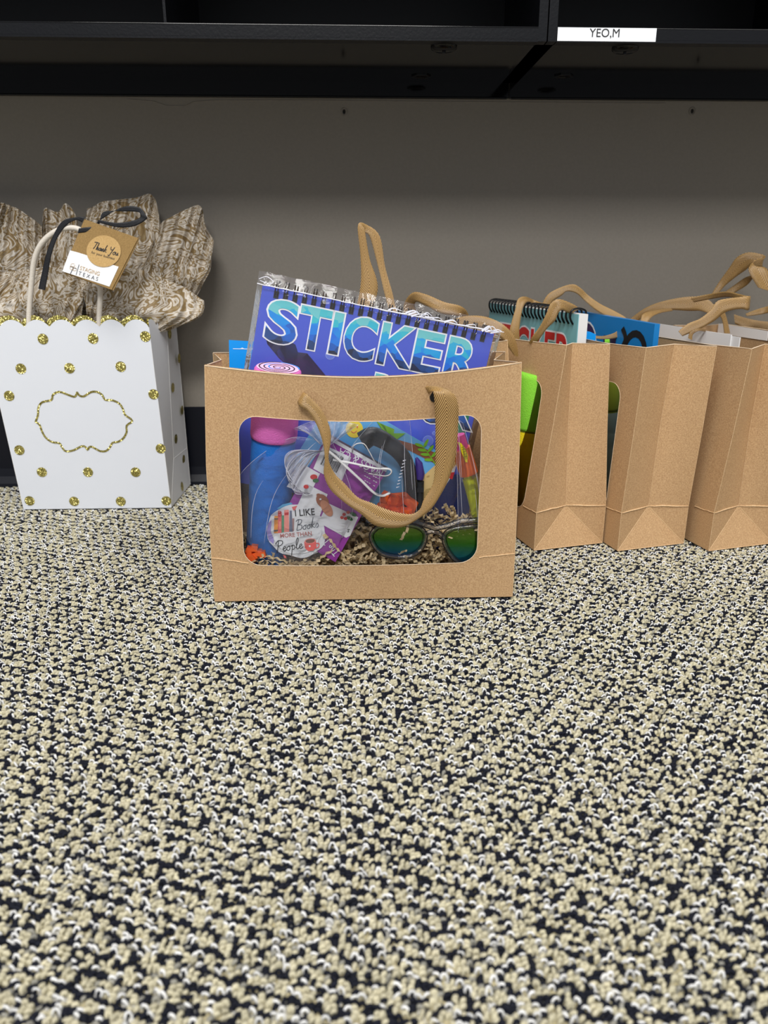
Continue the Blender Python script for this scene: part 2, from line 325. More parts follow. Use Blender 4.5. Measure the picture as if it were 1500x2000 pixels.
def stroke(mb, fr, pts, w, mat, n=0.0004, local=False, smooth=4, w1=None):
    q = [V((*p, 0)) if local else V((*fr.px(*p), 0)) for p in pts]; q = catmull(q, smooth); k = len(q)
    L = []; R = []
    for i, p in enumerate(q):
        t = (q[min(i + 1, k - 1)] - q[max(i - 1, 0)]); t = t.normalized() if t.length > 1e-9 else V((1, 0, 0)); s = V((-t.y, t.x, 0)); ww = w if w1 is None else w + (w1 - w) * i / (k - 1)
        L.append(fr.p(*(p + s * ww / 2).xy, n)); R.append(fr.p(*(p - s * ww / 2).xy, n))
    mb.grid([L, R], mat, sm=False)
GL = {  # hand-written letters: strokes in letter space, then the advance
 'B': ([[(.05, .85), (.3, 1), (.2, .5), (.08, 0)], [(.3, 1), (.58, .92), (.5, .62), (.22, .52), (.56, .42), (.5, .08), (.12, .0)]], .66),
 'P': ([[(.0, .7), (.28, 1.0), (.2, .4), (.08, -.12)], [(.28, 1), (.62, .9), (.56, .6), (.2, .48)]], .62),
 'T': ([[(0, .92), (.3, 1), (.66, .96)], [(.38, .97), (.26, .4), (.12, 0)]], .5), 'Y': ([[(0, .95), (.1, .55), (.35, .6)], [(.5, 1), (.3, .3), (.1, -.35), (-.05, -.2)]], .5),
 'o': ([[(.2, .38), (.02, .22), (.06, .02), (.22, .02), (.3, .22), (.2, .38), (.42, .34)]], .4), 'k': ([[(0, 0), (.14, .7), (.2, 1), (.06, .4), (.02, 0)], [(.3, .4), (.08, .2), (.36, 0)]], .38),
 's': ([[(0, .08), (.18, .42), (.26, .12), (.08, -.02)]], .32), 'e': ([[(0, .16), (.24, .26), (.2, .4), (.06, .3), (.04, .08), (.18, 0), (.36, .14)]], .34),
 'p': ([[(.02, .3), (.12, .4), (.0, -.5)], [(.1, .3), (.24, .4), (.32, .2), (.22, .02), (.06, .06)]], .4), 'l': ([[(0, .1), (.24, .7), (.22, 1), (.08, .7), (.08, .1), (.2, .02), (.32, .14)]], .3),
 'h': ([[(0, 0), (.16, 1), (.04, 0), (.16, .36), (.24, .3), (.22, 0), (.34, .1)]], .36), 'a': ([[(.26, .38), (.06, .3), (.04, .04), (.18, .04), (.28, .38), (.26, .04), (.38, .12)]], .38),
 'n': ([[(0, .36), (.04, 0), (.16, .38), (.24, .3), (.22, .02), (.34, .12)]], .36), 'u': ([[(0, .38), (.04, .06), (.16, .04), (.26, .38), (.26, .04), (.38, .12)]], .38), ' ': ([], .35)}
def script(mb, fr, s, A, B, mat, w, n=0.0004):
    a = V(fr.px(*A)); b = V(fr.px(*B)); tot = sum(GL[c][1] for c in s); d = b - a; sc = d.length / tot; d.normalize(); u = V((-d.y, d.x)); x = 0
    for c in s:
        for st in GL[c][0]:
            stroke(mb, fr, [tuple(a + d * (x + p[0] + .12 * p[1]) * sc + u * p[1] * sc) for p in st], w, mat, n, local=True, smooth=5)
        x += GL[c][1]
def ribbon(mb, pts, mat='ribbon_gold', n=6, th=0.0007, world=False, uvs=1.0):
    """pts: pairs of photo points (xa,ya,xb,yb,depth_a,depth_b) at the two edges of the ribbon"""
    if world: A = catmull([p[0] for p in pts], n); B = catmull([p[1] for p in pts], n)
    else: A = catmull([gy(p[0], p[1], p[4]) for p in pts], n); B = catmull([gy(p[2], p[3], p[5] if len(p) > 5 else p[4]) for p in pts], n)
    L = [0]
    for i in range(1, len(A)): L.append(L[-1] + ((A[i] + B[i]) / 2 - (A[i - 1] + B[i - 1]) / 2).length)
    ks = [0, .25, .5, .75, 1]; front = []; back = []
    for i in range(len(A)):
        t = (A[min(i + 1, len(A) - 1)] + B[min(i + 1, len(A) - 1)] - A[max(i - 1, 0)] - B[max(i - 1, 0)]); nn = t.cross(B[i] - A[i]); nn = nn.normalized() if nn.length > 1e-9 else V((0, -1, 0))
        front.append([A[i].lerp(B[i], k) + nn * th / 2 for k in ks]); back.append([A[i].lerp(B[i], k) - nn * th / 2 for k in reversed(ks)])
    loop = [f + b for f, b in zip(front, back)]; kk = ks + ks[::-1]
    mb.grid(loop, mat, uv=lambda a, b: (kk[b % 10], L[a] * uvs), closed=True)
    mb.face(loop[0][::-1], mat); mb.face(loop[-1], mat)

# ------------------------------------------------------------------ the setting
mb = MB(); mb.box((-1.3, -0.6, -0.02), (1.5, WALL, -0.0042), 'carpet_backing'); tag(mb.build('floor'), kind='structure')
mb = MB(); mb.box((-1.3, WALL, -0.02), (1.5, WALL + 0.05, 1.1), 'wall_paint')
for px, py in ((672, 218), (1352, 217)):          # old screw holes with raised paint rims
    c = gy(px, py, WALL - 0.0004); mb.face([(c.x + .0016 * math.cos(t), c.y, c.z + .0024 * math.sin(t)) for t in [i * .5236 for i in range(12)]], 'hole_dark')
    mb.tube([(c.x + .0034 * math.cos(t), c.y, c.z + .0038 * math.sin(t)) for t in [i * .5236 for i in range(12)]], .0006, 'wall_paint', k=5, closed=True)
ridge = [gy(x, y, WALL) for x, y in ((250, 194), (300, 198), (326, 207), (362, 207), (378, 199), (420, 196), (600, 196), (900, 199), (1300, 202))]
mb.tube(ridge, .0006, 'wall_paint', k=6)
tag(mb.build('wall_back'), kind='structure')
mb = MB(); prof = [(0, .0975), (-.003, .0955), (-.0032, .02), (-.005, .010), (-.011, .002), (-.012, -.004), (0, -.004)]
mb.grid([[(x, WALL + a, z) for a, z in prof] for x in (-1.3, 1.5)], 'baseboard_vinyl', sm=False)
tag(mb.build('baseboard_back'), kind='structure')

def carpet():
    gx, gyy = 0.00285, 0.0023; cols = np.arange(-int(.62 / gx), int(.70 / gx)); rows = np.arange(int(.17 / gyy), int((WALL - .012) / gyy))
    C, R = np.meshgrid(cols, rows); C = C.ravel(); R = R.ravel(); x = C * gx; y = R * gyy + (C % 2) * gyy * .5
    keep = np.abs(x - .038 * y) < .474 * y + .045 + .065; C = C[keep]; R = R[keep]; x = x[keep]; y = y[keep]; N = len(x)
    x = x + RNG.normal(0, .00025, N); y = y + RNG.normal(0, .0003, N)
    sc = (x + .38 * y + .0012 * np.sin(y * 31 + x * 11)) / .0086 + RNG.normal(0, .045, N); cell = np.floor(sc); fs = sc - cell; u = np.where(fs < .39, 0, np.where(fs < .71, 1, 2)); wv = np.sin(x * 37 + 1) * .3 + np.sin(y * 29 + x * 13) * .35
    v = ((y / .0112 + cell * 0.37 + wv * .10 + RNG.normal(0, .035, N)) % 1.0)
    K = np.array(lin((19, 22, 34))[:3]); Wt = np.array(lin((236, 236, 234))[:3]); Bg = np.array(lin((201, 194, 166))[:3]); Gr = np.array(lin((150, 148, 138))[:3])
    col = np.tile(K, (N, 1)); typ = np.zeros(N, int)
    bei = ((u == 1) & (v < .72)) | ((u == 2) & (v > .04) & (v < .66))
    arc = (((u == 0) & (v > .02) & (v < .76) & (fs > .05)) | ((u == 2) & (v > .90))) & (R % 2 == 0); gry = ((u == 2) & (v > .66) & (v < .76)) | ((u == 0) & (v > .78) & (v < .86))
    fl = RNG.random(N); bei = (bei & (fl > .03)) | (~bei & (fl > .98)); arc = arc & ~bei | (fl < .01)
    typ[bei] = 1; typ[arc] = 2; typ[gry & ~bei & ~arc] = 3; col[typ == 1] = Bg; col[typ == 2] = Wt; col[typ == 3] = Gr
    col *= (1 + RNG.normal(0, .09, (N, 1))); col = np.clip(col, .005, 1)
    wid = np.choose(typ, [.0014, .0010, .0016, .0012]) * (1 + RNG.normal(0, .10, N)); hgt = np.choose(typ, [.0043, .0048, .0054, .0044]) * (1 + RNG.normal(0, .08, N))
    rad = np.choose(typ, [.00098, .00098, .00062, .0009]) * (1 + RNG.normal(0, .08, N)); ang = np.choose(typ, [.15, .5, -.15, .3]) + RNG.normal(0, .35, N) + (typ == 1) * RNG.normal(0, .3, N)
    lean = RNG.normal(0, .25, N) - .15
    n, k = 6, 5; th = np.linspace(math.pi * 1.02, -math.pi * .02, n)
    cx = np.cos(th)[None] * wid[:, None]; cz = np.sin(th)[None] * (hgt - .0014)[:, None]; cy = np.sin(th)[None] * (hgt * lean * .6)[:, None]
    ox = cx; oy = cy; tx = -np.sin(th)[None] * wid[:, None]; tz = np.cos(th)[None] * hgt[:, None]; tl = np.hypot(tx, tz); nx = tz / tl; nz = -tx / tl
    ph = 2 * math.pi * np.arange(k) / k; r = rad[:, None, None]
    X = ox[:, :, None] + nx[:, :, None] * r * np.cos(ph); Z = cz[:, :, None] + nz[:, :, None] * r * np.cos(ph); Y = oy[:, :, None] + r * np.sin(ph)[None, None]
    ca = np.cos(ang)[:, None, None]; sa = np.sin(ang)[:, None, None]
    Pv = np.stack([x[:, None, None] + X * ca - Y * sa, y[:, None, None] + X * sa + Y * ca, Z - .0050 + 0 * X], -1).reshape(-1, 3).astype(np.float32)
    a, b = np.meshgrid(np.arange(n - 1), np.arange(k), indexing='ij'); a = a.ravel(); b = b.ravel(); b2 = (b + 1) % k
    q = np.stack([a * k + b, a * k + b2, (a + 1) * k + b2, (a + 1) * k + b], 1); Fq = (q[None] + (np.arange(N) * n * k)[:, None, None]).reshape(-1).astype(np.int32); nf = len(Fq) // 4
    me = bpy.data.meshes.new('carpet_pile'); me.vertices.add(len(Pv)); me.vertices.foreach_set('co', Pv.ravel()); me.loops.add(len(Fq)); me.loops.foreach_set('vertex_index', Fq)
    me.polygons.add(nf); me.polygons.foreach_set('loop_start', (np.arange(nf) * 4).astype(np.int32))
    try: me.polygons.foreach_set('loop_total', np.full(nf, 4, np.int32))
    except Exception: pass
    me.polygons.foreach_set('use_smooth', np.ones(nf, bool))
    at = me.color_attributes.new('yarn', 'FLOAT_COLOR', 'POINT'); cc = np.concatenate([np.repeat(col, n * k, 0), np.ones((N * n * k, 1))], 1).astype(np.float32); at.data.foreach_set('color', cc.ravel())
    me.materials.append(MATS['carpet_yarn']); me.update(); me.validate()
    o = bpy.data.objects.new('carpet_pile', me); COL.objects.link(o)
    tag(o, 'looped carpet pile of beige, white and navy black yarn', 'carpet', None, 'stuff')
carpet()

# ------------------------------------------------------------------ mailbox cabinets above, on the wall
UZ = 0.4635; FY = 0.79
def cabinet(x0, x1, label, dividers, labelled=False):
    r = empty('mailbox_cabinet', ((x0 + x1) / 2, WALL - .1, UZ), 0, label, 'cabinet', 'black mailbox cabinets over the bags')
    m = MB(); t = .008
    m.box((x0, FY + .012, UZ), (x1, WALL - .001, UZ + .0015), 'black_gloss')                                   # underside sheet
    m.box((x0 + t, FY + .006, UZ + .0105), (x1 - t, WALL - .003, UZ + .0115), 'black_inner')                    # compartment floor
    m.box((x0, FY, UZ), (x0 + t, WALL - .001, UZ + .36), 'black_paint'); m.box((x1 - t, FY, UZ), (x1, WALL - .001, UZ + .36), 'black_paint')
    m.box((x0 + t, WALL - .004, UZ + .0015), (x1 - t, WALL - .001, UZ + .36), 'black_inner')
    m.box((x0, FY, UZ + .36), (x1, WALL - .001, UZ + .368), 'black_paint')
    build_in(m, 'carcass', r)
    m = MB(); pf = [(0, .0015), (0, .0105), (.0012, .0118), (.006, .0118), (.006, .0)]
    m.grid([[(x, FY + a + (0 if i else 0), UZ + z) for a, z in pf + [pf[0]]] for i, x in enumerate((x0 + t, x1 - t))], 'black_paint', sm=False); m.tube([(x0 + t, FY + .0013, UZ + .0107), ((x0 + x1) / 2, FY + .0013, UZ + .0107), (x1 - t, FY + .0013, UZ + .0107)], .0014, 'black_gloss', k=12); m.box((x0 + t, FY, UZ - .0005), (x1 - t, FY + .012, UZ + .0016), 'black_paint'); build_in(m, 'front_lip', r)
    m = MB(); m.box((x0, WALL - .006, UZ - .0155), (x1, WALL - .0008, UZ), 'black_gloss'); m.tube([(x0 + .002, WALL - .006, UZ - .0155), (x1 - .002, WALL - .006, UZ - .0155)], .0012, 'black_paint', k=6); build_in(m, 'rear_rail', r)
    for dx in dividers: m = MB(); m.box((dx - .0012, FY + .0065, UZ + .0117), (dx + .0012, WALL - .004, UZ + .36), 'black_paint'); build_in(m, 'divider', r)
    for z in (.09, .18, .27): m = MB(); m.box((x0 + t, FY + .004, UZ + z), (x1 - t, WALL - .004, UZ + z + .002), 'black_paint'); build_in(m, 'shelf', r)
    return r
SEAM = 0.1785
cl = cabinet(-0.62, SEAM - .0006, 'black metal mailbox cabinet on the left, without a name label', (-.165,))
cr = cabinet(SEAM + .0006, 1.0, 'black metal mailbox cabinet on the right, with a white name label', (.45, .72))
def nut(x, y, root):
    m = MB(); P = lambda r, z: [(x + r * math.cos(i * math.pi / 3), y + r * math.sin(i * math.pi / 3), UZ + z) for i in range(6)]
    m.grid([P(.0105, 0), P(.0105, -.0012), P(.0085, -.0014), P(.0075, -.0008), P(.007, 0)], 'black_paint', sm=False, closed=True); build_in(m, 'hex_nut', root)
def cap(x, y, root):
    m = MB(); m.grid([[(x + r * math.cos(i * .3927), y + r * math.sin(i * .3927), UZ + z) for i in range(16)] for r, z in ((.0125, 0), (.012, -.002), (.009, -.0036), (.003, -.004), (.0005, -.004))], 'black_gloss', closed=True); m.tube([(x, y, UZ - .003), (x, y, UZ - .0055)], .0016, 'steel_dark'); build_in(m, 'bolt_cap', root)
nut(.076, .935, cl); nut(.230, .929, cr); cap(.087, .812, cl); cap(.257, .810, cr)
fr = Frame((0, FY - .0002, UZ), (1, 0, 0), (0, 0, 1)); m = MB()
a = [fr.px(1102, 47), fr.px(1283, 53), fr.px(1281, 80), fr.px(1101, 75)]; x0 = SEAM + .009; z0 = .0004; z1 = .0112; x1 = a[1][0]
m.prism([fr.p(x0, z0), fr.p(x1, z0), fr.p(x1, z1), fr.p(x0, z1)], fr.N * .0003, 'label_white')
put_text(m, fr, 'YEO,M', (x0 + .029, z0 + .0034), (x0 + .029 + .0275, z0 + .0034), 'ink_black', n=.0005, local=True); build_in(m, 'name_label', cr, 'white name label reading YEO,M')

# ------------------------------------------------------------------ paper bags
def rrect(x0, x1, z0, z1, r, k=7):
    out = []
    for cx, cz, a in ((x1 - r, z0 + r, -90), (x1 - r, z1 - r, 0), (x0 + r, z1 - r, 90), (x0 + r, z0 + r, 180)):
        for i in range(k + 1): t = math.radians(a + 90 * i / k); out.append((cx + r * math.cos(t), cz + r * math.sin(t)))
    return out
def bag_body(root, S, win=None, bulge=0.0, sag=0.0, h=0.2, crz=.04, window=True, holes=()):
    """S(level) -> six corners (x,y,z) front-left, front-right, mid-right, back-right, back-left, mid-left at level 0..3"""
    m = MB(); L = [[V(p) for p in S(i)] for i in range(4)]; PM, CR, ED = 'kraft_paper', 'kraft_crease', 'kraft_cut_edge'
    def front(u, z):                                             # u 0..1, z world height -> point on the window side
        lv = [L[i][0].z for i in range(4)]; i = max(0, min(2, sum(1 for q in lv[1:3] if z > q))); t = (z - lv[i]) / (lv[i + 1] - lv[i])
        a = L[i][0].lerp(L[i + 1][0], t); b = L[i][1].lerp(L[i + 1][1], t); p = a.lerp(b, u); w = math.sin(math.pi * u); p.y -= bulge * w * max(0, z / h) ** 1.1; p.z -= sag * w * max(0, z / h); return p
    if window and win:
        x0, x1, z0, z1, rr = win; W = (L[3][1] - L[3][0]).length; hole = rrect(x0, x1, z0, z1, rr); cx, cz = (x0 + x1) / 2, (z0 + z1) / 2; outer = []; wd = L[0][1].x - L[0][0].x; xl = L[0][0].x
        for x, z in hole:
            dx, dz = x - cx, z - cz; t = min(((wd + xl - cx) if dx > 0 else (cx - xl)) / abs(dx) if abs(dx) > 1e-9 else 9e9, ((h - cz) if dz > 0 else cz) / abs(dz) if abs(dz) > 1e-9 else 9e9); outer.append((cx + dx * t, cz + dz * t))
        for cxx, czz in ((xl, 0), (xl + wd, 0), (xl, h), (xl + wd, h)):                # snap nearest samples to the true corners
            j = min(range(len(outer)), key=lambda i: (outer[i][0] - cxx) ** 2 + (outer[i][1] - czz) ** 2); outer[j] = (cxx, czz)
        n = len(hole); hole2 = []; out2 = []
        for i in range(n):
            j = (i + 1) % n; ns = 3 if math.hypot(hole[j][0] - hole[i][0], hole[j][1] - hole[i][1]) < .02 else 20
            for k in range(ns):
                t = k / ns; hole2.append((hole[i][0] * (1 - t) + hole[j][0] * t, hole[i][1] * (1 - t) + hole[j][1] * t)); out2.append((outer[i][0] * (1 - t) + outer[j][0] * t, outer[i][1] * (1 - t) + outer[j][1] * t))
        U = lambda x: (x - xl) / wd
        m.grid([[front(U(o[0] * (1 - t) + q[0] * t), o[1] * (1 - t) + q[1] * t) for o, q in zip(out2, hole2)] for t in [k / 8 for k in range(9)]], PM, closed=True)
        m.tube([front(U(q[0]), q[1]) for q in hole2], .0003, ED, k=4, closed=True)
        f = MB(); hs = (h - .004, .004); NU, NZ = 16, 12
        f.grid([[front(U(x0 - .006 + (x1 - x0 + .012) * j / NU), z0 - .006 + (z1 - z0 + .012) * i / NZ) + V((0, .0012, 0)) for j in range(NU + 1)] for i in range(NZ + 1)], 'window_film')
        build_local(f, 'window_film', root, 'clear plastic window')
    else: m.grid([[front(j / 12, h * i / 10) for j in range(13)] for i in range(11)], PM)
    def panel(a, b, lev=(0, 1, 2, 3), bul=0.0):
        rows = []
        for q in range(len(lev) - 1):
            for t in ([0, .25, .5, .75] if q < len(lev) - 2 else [0, .25, .5, .75, 1]):
                A = L[lev[q]][a].lerp(L[lev[q + 1]][a], t); B = L[lev[q]][b].lerp(L[lev[q + 1]][b], t); rows.append([A.lerp(B, k / 6) for k in range(7)])
        m.grid(rows, PM, sm=False)
    panel(3, 4)
    for a, mid, b in ((1, 2, 3), (4, 5, 0)):
        m.face([L[0][a], L[0][b], L[1][mid]], PM); m.face([L[0][a], L[1][mid], L[1][a]], PM); m.face([L[0][b], L[1][b], L[1][mid]], PM)
        for i in (1, 2):
            for p, q in ((a, mid), (mid, b)): m.grid([[L[i][p].lerp(L[i][q], s).lerp(L[i + 1][p].lerp(L[i + 1][q], s), t) for s in (0, .25, .5, .75, 1)] for t in (0, .2, .4, .6, .8, 1)], PM)
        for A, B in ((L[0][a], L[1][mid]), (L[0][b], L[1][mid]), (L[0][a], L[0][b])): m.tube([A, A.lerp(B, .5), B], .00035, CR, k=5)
        cc = (L[0][a] + L[0][b]) / 2; ou = (L[1][mid] - cc); ou.z = 0; ou = -ou.normalized() * .0003
        for A, B in ((L[1][a], L[1][mid]), (L[1][mid], L[1][b])):
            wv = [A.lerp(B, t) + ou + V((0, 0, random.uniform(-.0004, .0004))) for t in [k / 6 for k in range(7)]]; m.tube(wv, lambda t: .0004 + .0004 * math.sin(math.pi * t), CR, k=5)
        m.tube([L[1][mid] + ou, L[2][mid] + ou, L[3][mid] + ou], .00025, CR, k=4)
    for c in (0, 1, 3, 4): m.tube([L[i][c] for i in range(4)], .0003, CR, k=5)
    m.face([L[0][0], L[0][1], L[0][3], L[0][4]], PM)
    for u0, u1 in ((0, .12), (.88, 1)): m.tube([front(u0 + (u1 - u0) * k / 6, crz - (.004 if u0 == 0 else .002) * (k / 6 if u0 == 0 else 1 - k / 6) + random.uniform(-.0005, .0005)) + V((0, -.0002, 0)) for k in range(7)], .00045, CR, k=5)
    rim = [front(k / 16, L[3][0].z) for k in range(17)] + [L[3][2]] + [L[3][3], L[3][4]] + [L[3][5]]
    m.tube(rim, .00042, ED, k=5, closed=True)
    for u, z in holes:
        c = front(u, z); m.face([c + V((.0032 * math.cos(t), -.0005, .0042 * math.sin(t))) for t in [i * .5236 for i in range(12)]], 'hole_dark')
    o = build_local(m, 'bag_body', root); return front
def build_local(mb, name, root, label=None):
    o = mb.build(name, root)
    if label: o['label'] = label
    return o
_bi = build_in
KW = 0.255
WINDOW = (.027, .2225, .0335, .1635, .0150)
SPLAY = 14.2
def kraft_bag(o, rz, label, S, group='brown kraft gift bags with ribbon handles', **kw):
    r = empty('gift_bag', o, rz, label, 'gift bag', group)
    fr_ = bag_body(r, S(r), **kw); return r
def inv(root):
    c, s = math.cos(-root.rotation_euler.z), math.sin(-root.rotation_euler.z); o = V(root.location)
    return lambda p: V((c * (p[0] - o.x) - s * (p[1] - o.y), s * (p[0] - o.x) + c * (p[1] - o.y), p[2] - o.z))
def fwd(root):
    c, s = math.cos(root.rotation_euler.z), math.sin(root.rotation_euler.z); o = V(root.location)
    return lambda p: V((c * p[0] - s * p[1] + o.x, s * p[0] + c * p[1] + o.y, p[2] + o.z))
def handle(root, pts, **kw):
    m = MB(); ribbon(m, pts, **kw); f = inv(root); m.v = [tuple(f(p)) for p in m.v]; return m.build('ribbon_handle', root)

# the bag in front
def S_front(r):
    f = inv(r); T = lambda x, y: tuple(f(gz(x, y, .2)))
    def S(i):
        if i == 0: return [(0, 0, 0), (KW, 0, 0), (KW - .01, .039, 0), (KW, .078, 0), (0, .078, 0), (.01, .039, 0)]
        if i == 3: return [(.006, 0, .199), (.2515, 0, .2), T(965, 703), (.2525, .0715, .2), T(416, 689), T(432, 703)]
        a = .018 if i == 1 else .024; z = .037 if i == 1 else .12; k = 0 if i == 1 else .5
        return [(.003 * k, 0, z), (KW - .002 * k, 0, z), (KW - a, .039, z), (KW - .001, .078 - .008 * k, z), (.0, .078 - .002 * k, z), (a, .039, z)]
    return S
front_bag = kraft_bag((-.121, .601, 0), 0, 'brown kraft gift bag standing alone in front, its clear window facing the viewer', S_front, win=WINDOW, bulge=.022, sag=.007, holes=((.318, .178), (.715, .181)))
def c1(x, y): return (400 + x / 2.344, 700 + y / 2.344)
HP = [(425, 188, 440, 158, .590), (432, 215, 462, 160, .580), (470, 240, 500, 195, .578), (505, 290, 540, 240, .577), (530, 350, 570, 310, .576), (545, 410, 578, 370, .576), (549, 465, 567, 462, .576),
      (545, 530, 597, 530, .577), (575, 600, 640, 572, .577), (640, 660, 700, 635, .576), (715, 712, 765, 662, .575), (775, 762, 830, 690, .574), (850, 776, 895, 708, .574), (915, 768, 950, 712, .575), (975, 735, 985, 690, .576),
      (1035, 690, 1003, 645, .577), (1082, 620, 1042, 580, .578), (1122, 540, 1054, 500, .578), (1150, 440, 1056, 400, .577), (1160, 300, 1055, 280, .575), (1160, 215, 1052, 205, .573), (1135, 158, 1046, 155, .573), (1075, 130, 1040, 150, .578), (1015, 128, 1030, 158, .583), (1004, 150, 1020, 175, .589)]
handle(front_bag, [(*c1(a, b), *c1(c, d), e) for a, b, c, d, e in HP])
handle(front_bag, [(685, 720, 715, 720, .676), (688, 640, 716, 640, .678), (704, 560, 738, 565, .679), (704, 500, 722, 505, .680), (699, 440, 712, 448, .680), (718, 440, 710, 455, .683), (742, 462, 722, 462, .683), (752, 520, 738, 520, .682), (766, 570, 750, 570, .679), (774, 605, 760, 610, .677), (790, 660, 770, 665, .675), (800, 720, 775, 720, .673)])

# the row of bags standing end-on to the wall
SW = .236
def S_end(tl, tm, tr, inset=(.012, .016), zt=.2):
    def mk(r):
        f = inv(r)
        def S(i):
            d = .077
            if i == 0: return [(0, 0, 0), (SW, 0, 0), (SW - .01, d / 2, 0), (SW, d, 0), (0, d, 0), (.01, d / 2, 0)]
            if i == 3:
                A, M, B = [f(gz(*p, zt)) for p in (tl, tm, tr)]; return [(.0, .004, zt), tuple(A), tuple(M), tuple(B), (.0, d - .004, zt), (.015, d / 2, zt)]
            a = inset[i - 1]; z = .040 if i == 1 else .12; k = 0 if i == 1 else .55
            A, M, B = [f(gz(*p, zt)) for p in (tl, tm, tr)]; c = lambda P, Q: tuple(P[j] * (1 - k) + Q[j] * k for j in (0, 1)) + (z,)
            mm = c((SW - a, d / 2), M) if i == 1 else tuple((V((SW - a, d / 2, z)) * .5 + V((M.x, M.y, z)) * .5))
            mm = (mm[0], mm[1], z); return [(0, 0, z), c((SW, 0), A), mm, c((SW, d), B), (0, d, z), (.012, d / 2, z)]
        return S
    return mk
def end_bag(bl, label, tl, tm, tr, **kw):
    rz = math.radians(SPLAY - 90); p = gz(*bl, 0) if len(bl) == 2 else V((bl[1], bl[2], 0)); o = p - V((math.cos(rz), math.sin(rz), 0)) * SW
    return kraft_bag((o.x, o.y, 0), rz, label, S_end(tl, tm, tr), win=(.020, .2085, .0335, .1635, .015), bulge=.004, sag=.003, **kw)
bag1 = end_bag((0, .0905, .7275), 'brown kraft gift bag hidden behind the front window bag, against the wall', (905, 678), (950, 671), (991, 665))
bag2 = end_bag((1043, 1075), 'brown kraft gift bag with red lettered sticker book and yellow green foam roll', (1107, 674), (1118, 670), (1191, 672))
bag3 = end_bag((1206, 1076), 'brown kraft gift bag with bright blue book, third along the row', (1262, 679), (1317, 672), (1400, 676))
bag4 = end_bag((1384, 1076), 'brown kraft gift bag holding white papers, cut off by the right edge', (1469, 681), (1494, 672), (1590, 680), window=False)
bag5 = end_bag((0, .437, .7), 'brown kraft gift bag farthest right in the row, mostly out of frame', (1660, 684), (1700, 676), (1790, 684), window=False)
def z6(x, y): return (930 + x / 2.632, 480 + y / 2.632)
def H6(root, pts, **kw): return handle(root, [(*z6(a, b), *z6(c, d), *e) for a, b, c, d, *e in pts], **kw)
# hidden bag: two drooping loops
handle(bag1, [(800, 640, 825, 650, .83), (788, 600, 812, 606, .83), (805, 572, 812, 590, .82), (832, 575, 830, 596, .81), (868, 590, 860, 612, .80), (900, 598, 895, 618, .80), (915, 615, 900, 630, .81), (920, 650, 900, 655, .82)])
handle(bag1, [(870, 630, 872, 650, .80), (905, 618, 900, 640, .79), (945, 618, 940, 640, .78), (980, 632, 968, 652, .77), (1003, 655, 985, 668, .77), (1011, 680, 994, 680, .772), (1012, 697, 1004, 694, .774)])
# bag with the red lettered book
H6(bag2, [(165, 480, 225, 490, .835), (175, 420, 222, 430, .835), (200, 330, 235, 340, .84), (215, 275, 250, 300, .845), (250, 262, 270, 288, .85), (300, 280, 300, 300, .86), (360, 300, 355, 320, .84), (440, 300, 430, 310, .80), (515, 330, 490, 345, .775), (512, 308, 470, 345, .77), (430, 275, 440, 330, .765), (385, 295, 420, 350, .765), (360, 350, 405, 385, .765), (330, 410, 365, 425, .767), (290, 465, 325, 480, .77), (270, 500, 300, 510, .775)])
H6(bag2, [(330, 320, 375, 320, .86), (365, 255, 395, 285, .86), (420, 220, 440, 255, .86), (490, 198, 465, 235, .86), (530, 212, 515, 245, .86), (580, 258, 560, 285, .86), (640, 300, 620, 335, .85), (710, 335, 685, 370, .84), (775, 375, 745, 400, .83), (785, 415, 740, 410, .82), (765, 450, 730, 430, .815), (715, 475, 705, 450, .81), (640, 480, 640, 465, .81), (560, 465, 565, 450, .815)])
# bag with the blue book
H6(bag3, [(770, 395, 790, 410, .93), (800, 370, 820, 395, .93), (870, 320, 880, 350, .925), (960, 285, 965, 330, .92), (1090, 262, 1095, 335, .915), (1180, 270, 1150, 335, .91), (1230, 310, 1190, 345, .905), (1270, 330, 1240, 350, .90), (1290, 380, 1265, 385, .90), (1305, 450, 1275, 450, .90)])
H6(bag3, [(870, 440, 835, 430, .86), (880, 400, 845, 390, .865), (905, 365, 860, 350, .87), (950, 345, 930, 330, .88), (1010, 335, 1000, 320, .89)])
# bag with the white papers
H6(bag4, [(1040, 440, 1060, 465, .80), (1090, 400, 1120, 440, .80), (1150, 375, 1165, 420, .80), (1200, 335, 1225, 385, .80), (1240, 285, 1275, 345, .80), (1300, 270, 1320, 330, .80), (1350, 265, 1365, 325, .80), (1400, 258, 1395, 332, .80), (1405, 262, 1400, 318, .812), (1350, 248, 1350, 278, .83), (1280, 236, 1290, 262, .85), (1190, 250, 1200, 275, .87), (1100, 268, 1120, 290, .88)])
H6(bag4, [(1090, 475, 1110, 485, .79), (1100, 445, 1115, 455, .79), (1140, 425, 1145, 438, .79), (1180, 430, 1178, 442, .80)])
H6(bag4, [(1212, 245, 1240, 250, .93), (1250, 185, 1280, 205, .93), (1300, 115, 1335, 160, .925), (1340, 60, 1385, 125, .92), (1400, 34, 1420, 100, .915), (1470, 45, 1470, 110, .91), (1485, 60, 1440, 110, .905), (1440, 70, 1405, 120, .90), (1402, 110, 1480, 110, .895), (1410, 150, 1510, 150, .892), (1450, 215, 1560, 250, .89)])
H6(bag4, [(1275, 240, 1300, 256, .94), (1330, 200, 1345, 232, .94), (1380, 165, 1395, 200, .935), (1415, 150, 1425, 165, .925), (1440, 120, 1450, 140, .92)])
H6(bag5, [(1385, 350, 1390, 362, .90), (1430, 332, 1430, 358, .90), (1480, 316, 1480, 350, .90), (1540, 300, 1540, 338, .89), (1600, 290, 1600, 330, .88)])
